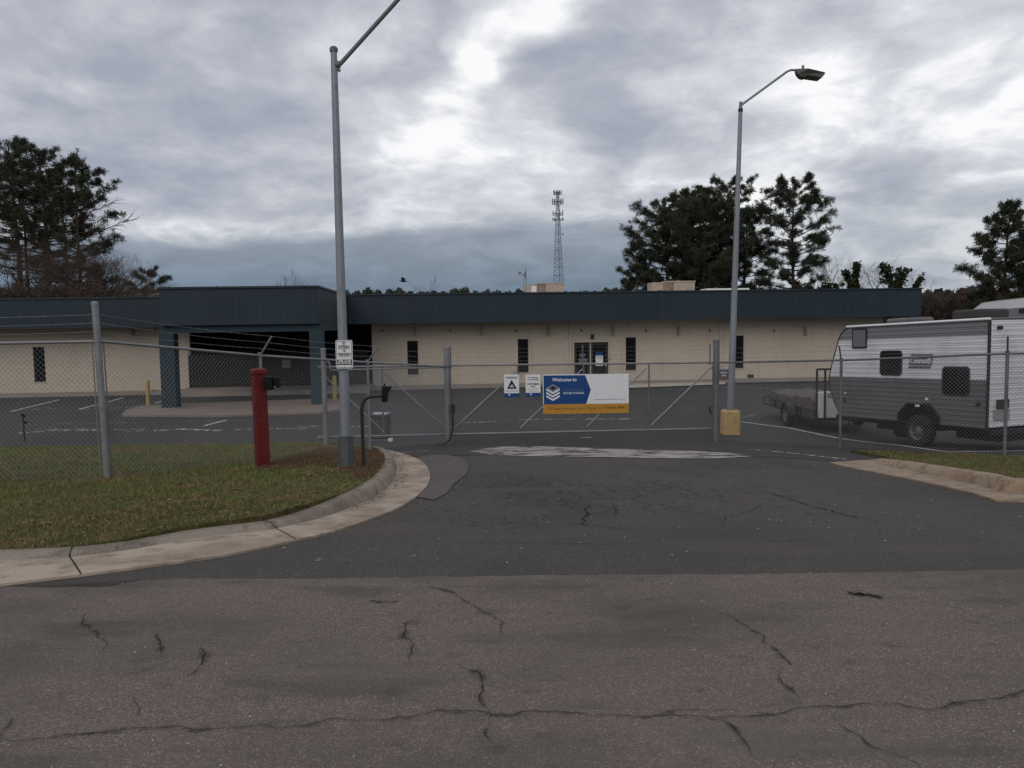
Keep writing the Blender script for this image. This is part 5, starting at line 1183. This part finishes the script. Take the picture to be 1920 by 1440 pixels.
# ------------------------------------------------------------------ lattice mast
TY = 280.; tb = at(1049, 608, TY); tb.z = -1.6; ttop = at(1045.5, 358, TY).z
tw = thing('cell_tower', 'tall lattice phone mast with three tiers of antennas on the skyline', 'tower', tb)
def thalf(z):
    zs = [at(1047, y, TY).z for y in (605, 530, 415, 400, 355)]; return float(np.interp(z, zs, [2.1, 1.75, .75, .62, .45]))
legs = MB(); H = ttop+1.6; N = 34; zs_ = [tb.z+H*i/N for i in range(N+1)]
ang = [R(a) for a in (80, 200, 320)]
def lpt(k, z): r_ = thalf(z)*1.12; x = tb.x+(at(1045.5, 358, TY).x-tb.x)*(z-tb.z)/H; return Vector((x+r_*math.cos(ang[k]), TY+r_*math.sin(ang[k]), z))
for k in range(3): legs.tube([lpt(k, z) for z in zs_], .11, 5)
legs.build('mast_leg', m_tower, tw)
br_ = MB()
for i in range(N):
    for k in range(3):
        k2 = (k+1) % 3; br_.tube([lpt(k, zs_[i]), lpt(k2, zs_[i+1])], .05, 3, cap=False); br_.tube([lpt(k2, zs_[i]), lpt(k, zs_[i+1])], .05, 3, cap=False)
        if i % 2 == 0: br_.tube([lpt(k, zs_[i]), lpt(k2, zs_[i])], .06, 3, cap=False)
br_.build('bracing', m_tower, tw)
for (py, rad, nn, hh) in ((361, 1.35, 9, 1.5), (378, 1.9, 10, 2.1), (400, 1.8, 8, 1.8), (411, 1.9, 7, 1.1)):
    z = at(1047, py, TY).z; am = MB(); cx0 = lpt(0, z).x
    for i in range(nn):
        an = 2*math.pi*i/nn+.3; x = tb.x+(at(1045.5, 358, TY).x-tb.x)*(z-tb.z)/H+rad*math.cos(an); y = TY+rad*math.sin(an); h_ = hh*random.uniform(.7, 1.1)
        am.box((x-.14, y-.1, z-h_/2), (x+.14, y+.1, z+h_/2)); am.tube([(x, y, z), (tb.x+(at(1045.5, 358, TY).x-tb.x)*(z-tb.z)/H, TY, z-.1)], .06, 4)
    for i in range(12):
        a0, a1_ = 2*math.pi*i/12, 2*math.pi*(i+1)/12; xc = tb.x+(at(1045.5, 358, TY).x-tb.x)*(z-tb.z)/H; am.tube([(xc+rad*.8*math.cos(a0), TY+rad*.8*math.sin(a0), z-hh*.35), (xc+rad*.8*math.cos(a1_), TY+rad*.8*math.sin(a1_), z-hh*.35)], .07, 3)
    am.build('antenna_tier', M1('antenna_grey', (.16, .17, .19), .6), tw)
p = at(1056, 439, TY); dm = MB(); dm.tube([p+Vector((-1.2, 0, 0)), p], .06, 4); dm.tube([p+Vector((-.1, -.4, 0)), p+Vector((.1, .1, 0))], [.35, .1], 12); dm.build('dish', m_tower, tw)

# ------------------------------------------------------------------ bird
BP = at(757, 527.5, 42.); bird = MB()
spine = [(-.24, 0, .01, .004), (-.20, 0, .012, .016), (-.165, 0, .02, .032), (-.12, 0, .012, .036), (-.04, 0, 0, .052), (.05, 0, -.005, .045), (.12, 0, -.0, .024), (.24, 0, .012, .012)]
seg = 10; vs = []
for x, y, z, r_ in spine:
    fl = .35 if x > .2 else 1.
    for k in range(seg): vs.append(BP+Vector((x, (r_*1.6 if x > .2 else r_)*math.cos(2*math.pi*k/seg), z+r_*fl*math.sin(2*math.pi*k/seg))))
bird.add(vs, [(i*seg+k, i*seg+(k+1) % seg, (i+1)*seg+(k+1) % seg, (i+1)*seg+k) for i in range(len(spine)-1) for k in range(seg)]+[tuple(range(seg)), tuple(range(7*seg, 8*seg))])
for sgn in (-1, 1):
    wing = [(-.09, .03, .02), (-.12, .12, .10), (-.10, .24, .17), (.0, .36, .20), (.05, .24, .13), (.07, .12, .06), (.08, .03, .02)]
    up = [BP+Vector((x, sgn*y, z+.008)) for x, y, z in wing]; dn = [BP+Vector((x, sgn*y, z-.004)) for x, y, z in wing]
    bird.add(up+dn, [tuple(range(7)), tuple(reversed(range(7, 14)))]+[(i, (i+1) % 7, (i+1) % 7+7, i+7) for i in range(7)])
tag(bird.build('bird', M1('black_feathers', (.012, .013, .016), .6), None), 'small black bird flying above the roof right of the near lamp post', 'bird')

# ------------------------------------------------------------------ trees
def tufts(C, n, r, wd, up=.35):
    """C (m,3) centres -> needle triangles"""
    m = len(C); C = np.repeat(np.asarray(C), n, 0); k = len(C)
    v = rng.normal(size=(k, 3)); v[:, 2] += up; v /= np.linalg.norm(v, axis=1)[:, None]
    ln = r*(.55+.6*rng.random(k))[:, None]
    s = np.cross(v, rng.normal(size=(k, 3))); s /= np.linalg.norm(s, axis=1)[:, None]; s *= wd*(.6+.8*rng.random(k))[:, None]
    c = C+rng.normal(size=(k, 3))*r*.18
    V = np.stack([c-s*.35, c+s*.35, c+v*ln*.75+s, c+v*ln, c+v*ln*.75-s], 1).reshape(-1, 3)
    i = np.arange(k)[:, None]*5
    F = np.concatenate([i+np.array([[0, 1, 2]]), i+np.array([[0, 2, 4]]), i+np.array([[4, 2, 3]])], 0)
    return V, F
def pine(px, ytop, Y, label, prof, nbr=46, tw_=.17, nt=36, tr_=.30, lean=0., mat_n=m_needle, group=None, zb=-1.7, dead=0, dens=1., seed=0, side=0., thin=0.):
    """prof: [(t, halfwidth m)] with t height fraction 0..1 of the whole tree"""
    random.seed(seed+int(px)); top = at(px, ytop, Y); base = Vector((top.x-lean, Y, zb)); H = top.z-zb
    t_ = thing('pine_tree', label, 'tree', base, group)
    def ax(t): return base.lerp(Vector((top.x, Y, top.z-.2)), t)+Vector((.12*math.sin(t*5+px), .1*math.sin(t*4), 0))
    tk = MB(); tk.tube([ax(i/12) for i in range(13)], [tw_*(1.05-i/12*.93)+(0.06 if i == 0 else 0) for i in range(13)], 8)
    C = []; tmin = prof[0][0]; pt_ = [p[0] for p in prof]; pr_ = [p[1] for p in prof]
    for i in range(nbr):
        t = tmin+(1-tmin)*((i+random.random())/nbr)**.9; t = min(t, .985); L = float(np.interp(t, pt_, pr_))*random.uniform(.55, 1.08)
        az = i*2.399+random.uniform(-.4, .4); L *= 1+side*math.cos(az)
        rise = (.10+.55*(t-tmin)/(1-tmin))*L*random.uniform(.5, 1.3); a = ax(t); dirv = Vector((math.cos(az), math.sin(az), 0))
        pts_ = [a]; 
        for q in (.3, .6, .85, 1.): pts_.append(a+dirv*L*q+Vector((random.uniform(-.1, .1)*L*.5, random.uniform(-.1, .1)*L*.5, rise*q**1.4-.12*L*q*(1-q))))
        r0 = tw_*.30*(1.1-t)+.018
        tk.tube(pts_, [r0, r0*.8, r0*.6, r0*.42, r0*.25], 4, cap=False)
        isdead = random.random() < dead*(1-t)*1.6
        nsub = max(4, int(L*5.6*dens))
        for j in range(nsub):
            q = random.uniform(.35, 1.); k = min(int(q*4), 3); b0 = pts_[k].lerp(pts_[k+1], random.random())
            dv = (dirv+Vector((random.uniform(-1, 1), random.uniform(-1, 1), random.uniform(-.15, .75)))).normalized(); l2 = L*random.uniform(.12, .34)
            e_ = b0+dv*l2; tk.tube([b0, e_], [r0*.35+.006, .008], 3, cap=False)
            if not isdead and random.random() < (1 if t > thin else max(.08, 1-(thin-t)*6)):
                C.append(e_); 
                if random.random() < .6: C.append(b0.lerp(e_, .55)+Vector((0, 0, .08)))
            else:
                for _ in range(2): e2 = e_+Vector((random.uniform(-.5, .5), random.uniform(-.5, .5), random.uniform(-.4, .4))); tk.tube([b0.lerp(e_, .6), e2], [.01, .006], 3, cap=False)
        if not isdead and (t > thin or random.random() < .3): C.append(pts_[-1]); C.append(pts_[3])
    for _ in range(5): C.append(ax(1)+Vector((random.uniform(-.25, .25), random.uniform(-.25, .25), random.uniform(-.5, .1))))
    tk.build('trunk', m_bark, t_, smooth='all', fix=False)
    V, F = tufts([tuple(c) for c in C], nt, tr_, .015, .25)
    fastmesh('crown', V, F, mat_n, t_)
    return t_
G1 = 'dark pines at the left edge'; G2 = 'dark pine clump behind the building'
LP = [(.42, 2.3), (.55, 2.9), (.7, 3.1), (.85, 2.7), (.94, 1.9), (1, .8)]
pine(-70, 250, 63, 'tall pine cut off by the left edge of the photo', LP, 60, .26, group=G1, dead=.5, tr_=.30, thin=.64, dens=.72)
pine(18, 263, 60, 'tallest dark pine near the left edge with its trunk beside the frame', LP, 64, .26, group=G1, dead=.6, tr_=.30, thin=.64, dens=.72)
pine(74, 279, 58, 'thick trunked dark pine, second from the left edge', LP, 64, .32, group=G1, dead=.6, tr_=.30, thin=.64, dens=.72)
pine(140, 297, 57, 'rightmost of the tall left pines with a branch reaching right', [(.38, 1.6), (.45, 2.9), (.55, 2.3), (.7, 2.9), (.85, 2.1), (.95, 1.0), (1, .4)], 50, .20, group=G1, dead=.45, side=.15)
pine(112, 318, 66, 'shorter pine filling between the two right pines of the left group', LP, 40, .2, group=G1, dead=.4, mat_n=m_needleb)
pine(40, 300, 68, 'further pine seen between the two leftmost pines', LP, 46, .2, group=G1, dead=.5, mat_n=m_needleb)
CPF = [(.25, 2.4), (.4, 3.2), (.6, 3.6), (.8, 3.2), (.93, 2.2), (1, .9)]
pine(1192, 452, 70, 'low outer pine at the left end of the right clump', [(.1, 2.6), (.35, 2.5), (.6, 2.0), (.85, 1.3), (1, .4)], 40, .16, group=G2, seed=1)
pine(1178, 500, 71, 'lowest small pine at the left foot of the right clump', [(.1, 1.6), (.5, 1.4), (1, .4)], 22, .12, group=G2, seed=8)
pine(1250, 384, 70, 'broad dense pine above the left half of the wider rooftop unit', CPF, 72, .26, group=G2, dens=1.25, seed=2)
pine(1300, 362, 72, 'dense black green pine in the middle of the right clump', CPF, 80, .28, group=G2, dens=1.3, seed=3)
pine(1318, 380, 67, 'rounded pine in front of the middle of the right clump', CPF, 66, .26, group=G2, dens=1.3, seed=4)
pine(1366, 341, 71, 'tallest pine of the clump, right beside the far lamp pole', CPF, 74, .26, group=G2, dens=1.15, seed=5)
pine(1398, 390, 70, 'thinner pine showing on the right side of the far lamp pole', [(.12, 2.4), (.4, 1.9), (.7, 1.8), (.9, 1.2), (1, .4)], 46, .2, group=G2, seed=6)
pine(1490, 338, 68, 'lone open pine with a straight trunk between clump and bare trees', [(.1, 2.4), (.24, 2.9), (.34, 2.3), (.5, 2.6), (.7, 2.9), (.84, 2.8), (.93, 1.9), (1, .8)], 84, .23, dens=1.25, seed=7)
pine(1893, 378, 55, 'bushy dark pine cut by the right edge of the photo', [(.06, 3.0), (.25, 3.0), (.5, 2.4), (.75, 1.7), (.92, .9), (1, .3)], 90, .2, dens=1.5, seed=9)
pine(1960, 395, 58, 'pine beyond the right edge behind the bushy dark one', [(.06, 3.0), (.3, 2.8), (.6, 2.2), (.9, 1.0), (1, .3)], 50, .2, seed=10)
pine(283, 503, 75, 'small round headed pine just left of the entrance canopy roof', [(.45, 1.2), (.7, 1.9), (.9, 1.3), (1, .4)], 22, .12, seed=11)

def bare(mb, p, dv, L, r_, depth, spread=.55, nseg=2):
    q = Vector(p); pts_ = [q.copy()]
    for _ in range(nseg): dv = (dv+Vector((random.uniform(-.18, .18), random.uniform(-.18, .18), random.uniform(-.05, .12)))).normalized(); q = q+dv*L/nseg; pts_.append(q.copy())
    mb.tube(pts_, [r_*(1-.4*i/nseg) for i in range(nseg+1)], 3 if depth < 3 else 5, cap=False)
    if depth <= 0: return
    for _ in range(random.choice((2, 3, 3))):
        d2 = (dv+Vector((random.uniform(-1, 1), random.uniform(-1, 1), random.uniform(-.3, .6)))*spread).normalized()
        bare(mb, q if random.random() < .6 else pts_[-2].lerp(q, random.random()), d2, L*random.uniform(.6, .85), r_*.62, depth-1, spread, nseg)
def bare_tree(px, ytop, Y, label, group=None, depth=5, seed=0, spread=.6, mt=m_twig, r_=.07, stems=1, zb=-1.7):
    random.seed(seed+int(px)); top = at(px, ytop, Y); H = top.z-zb; t_ = thing('bare_tree', label, 'tree', (top.x, Y, zb), group)
    mb = MB(); tk = MB(); h0 = H*.42
    for s in range(stems):
        e_ = Vector((top.x+random.uniform(-.3, .3)*stems, Y, zb+h0)); tk.tube([Vector((top.x, Y, zb)), e_], [r_*1.5, r_], 6)
        for _ in range(3): bare(mb, e_, Vector((random.uniform(-.5, .5), random.uniform(-.5, .5), 1)).normalized(), H*.22, r_*.7, depth, spread)
    z_ = [v_[2] for v_ in mb.v]; mx = max(z_); sc = (top.z-(zb+h0))/(mx-(zb+h0))
    mb.v = [(v_[0], v_[1], zb+h0+(v_[2]-zb-h0)*sc) if v_[2] > zb+h0 else v_ for v_ in mb.v]
    tk.build('trunk', mt, t_, fix=False); mb.build('twigs', mt, t_, fix=False); return t_
GB = 'leafless trees behind the building'
bare_tree(1568, 478, 78, 'fine leafless tree right of the lone pine', GB, 5, 1, .7)
bare_tree(1601, 492, 76, 'sparse leafless tree behind the ivy covered stub', GB, 4, 2, .6)
bare_tree(1657, 480, 78, 'leafless tree left of the ivy fork', GB, 5, 3, .8)
bare_tree(1690, 472, 77, 'tallest leafless crown spreading above the ivy fork', GB, 5, 4, .8)
bare_tree(1712, 500, 79, 'small leafless tree right of the ivy fork', GB, 4, 5, .7)
bare_tree(1540, 508, 80, 'low leafless tree at the right foot of the lone pine', GB, 4, 6, .8)
bare_tree(530, 505, 85, 'thin leafless treetop above the canopy roof, left one', GB, 3, 7, .6)
bare_tree(562, 503, 86, 'thin leafless treetop above the canopy roof, right one', GB, 3, 8, .6)
bare_tree(808, 515, 120, 'faint leafless treetop above the far wood right of the bird', GB, 3, 9, .6)
bare_tree(170, 440, 52, 'tangled reddish leafless tree under the rightmost left pine', GB, 6, 10, .9, m_rtwig, .08)
bare_tree(205, 470, 54, 'sloping reddish leafless tree at the right foot of the left pines', GB, 6, 11, .9, m_rtwig, .07)
bare_tree(110, 455, 53, 'reddish leafless tree between the trunks of the left pines', GB, 6, 12, .9, m_rtwig, .08)
bare_tree(40, 450, 54, 'brown leafless tree low between the two leftmost trunks', GB, 6, 13, .9, m_rtwig, .08)
bare_tree(5, 430, 55, 'brown leafless tree cut by the left edge', GB, 6, 30, .95, m_rtwig, .09)
bare_tree(75, 440, 56, 'brown leafless tree in front of the thick trunked pine', GB, 6, 31, .95, m_rtwig, .09)
bare_tree(140, 430, 55, 'tall reddish leafless tree against the rightmost left pine trunk', GB, 6, 32, .95, m_rtwig, .09)
bare_tree(190, 452, 53, 'arching reddish leafless tree below the reaching pine branch', GB, 6, 33, .95, m_rtwig, .09)
bare_tree(226, 490, 56, 'low reddish leafless tree beside the sloping one', GB, 6, 34, .95, m_rtwig, .09)
bare_tree(245, 505, 60, 'low leafless tree between left pines and small pine', GB, 5, 14, .9, m_rtwig, .06)
bare_tree(312, 525, 70, 'tiny leafless treetop touching the canopy roof corner', GB, 4, 15, .7)
# ivy-clad stems
def ivy(pxy, Y, label, rad):
    b = at(pxy[0][0], pxy[0][1], Y); t_ = thing('ivy_tree', label, 'tree', (b.x, Y, -1.7)); C = []; tk = MB()
    runs = [pxy] if not isinstance(pxy[0][0], (list, tuple)) else pxy
    P_ = [at(x, y, Y) for x, y in pxy]; tk.tube([(P_[0].x, Y, -1.7)]+P_, .12, 6); tk.build('trunk', m_bark, t_)
    P_ = [Vector((P_[0].x, Y, 1.5))]+P_
    for a, b in zip(P_, P_[1:]):
        n = int((b-a).length*9)+2
        for i in range(n*4):
            p = a.lerp(b, random.random()); C.append(tuple(p+Vector((random.gauss(0, rad*.5), random.gauss(0, rad*.5), random.gauss(0, .12)))))
    V, F = tufts(C, 8, .24, .09, .1); fastmesh('leaves', V, F, m_ivy, t_); return t_
random.seed(5)
ivy([(1606, 545), (1606, 520), (1606, 492)], 74, 'ivy wrapped upright stub behind the roof', .30)
ivy([(1598, 545), (1592, 525), (1585, 508)], 73, 'thin leaning ivy stem left of the upright stub', .22)
ivy([(1678, 548), (1668, 520), (1657, 496)], 74, 'left arm of the thick ivy fork', .6)
ivy([(1690, 548), (1686, 528), (1697, 502)], 75, 'right arm of the thick ivy fork', .6)
ivy([(1712, 545), (1722, 528), (1728, 520)], 76, 'small leaning ivy stem near the end of the roof', .22)
ivy([(1552, 552), (1555, 538), (1556, 533)], 72, 'low round ivy bush behind the roof under the leafless trees', 1.0)
# thickets and distant wood: uncountable
def mass(name, label, rng_px, Yr, ytop, material, n, r_, mt_tw=None, cat='thicket', zb=-1.6, nt=7, wd=.1):
    C = []
    for _ in range(n):
        px = random.uniform(*rng_px); Y = random.uniform(*Yr); zt_ = at(px, ytop(px)+random.uniform(-2, 6), Y).z; x = at(px, 600, Y).x
        C.append((x, Y, random.uniform(zb, zt_) if random.random() < .7 else zt_-random.random()*.6))
    V, F = tufts(C, nt, r_, wd, .2); tag(fastmesh(name, V, F, material), label, cat, kind='stuff')
def bumpy(base, amp, seed): return lambda px: base-amp*(.5+.5*math.sin(px*.11+seed))*(.6+.4*math.sin(px*.043+seed*2))-amp*.35*math.sin(px*.31+seed)
mass('distant_wood', 'low dark line of far woodland along the horizon', (560, 1260), (190, 240), bumpy(554, 9, 1), m_wood, 9000, .9, wd=.22, cat='woodland', nt=9)
mass('distant_wood', 'far hazy tree line right of the building', (1700, 2250), (170, 210), bumpy(554, 12, 3), m_wood, 6000, .9, wd=.22, cat='woodland', nt=8)
mass('distant_wood', 'far woodland behind the left pines', (-350, 420), (150, 190), bumpy(556, 8, 5), m_wood, 3600, 1.3, wd=.4, cat='woodland', nt=8)
mass('thicket', 'brown brushy thicket beyond the right end of the roof', (1640, 2150), (66, 82), lambda px: 560-(px-1730)*.06+5*math.sin(px*.1)+4*math.sin(px*.27), m_rtwig, 9000, .5, wd=.02, nt=14)
mass('thicket', 'dark undergrowth below the left pines', (-250, 235), (56, 66), lambda px: 541+4*math.sin(px*.09)+max(0, px-180)*.3, m_needleb, 1500, .40, wd=.026, nt=12)
mass('thicket', 'reddish brown undergrowth between the left pine trunks', (-250, 330), (50, 56), lambda px: (538+6*math.sin(px*.13)+4*math.sin(px*.37)+max(0, px-200)*.12), m_rtwig, 2600, .45, wd=.016, nt=14)
bpy.context.view_layer.update()
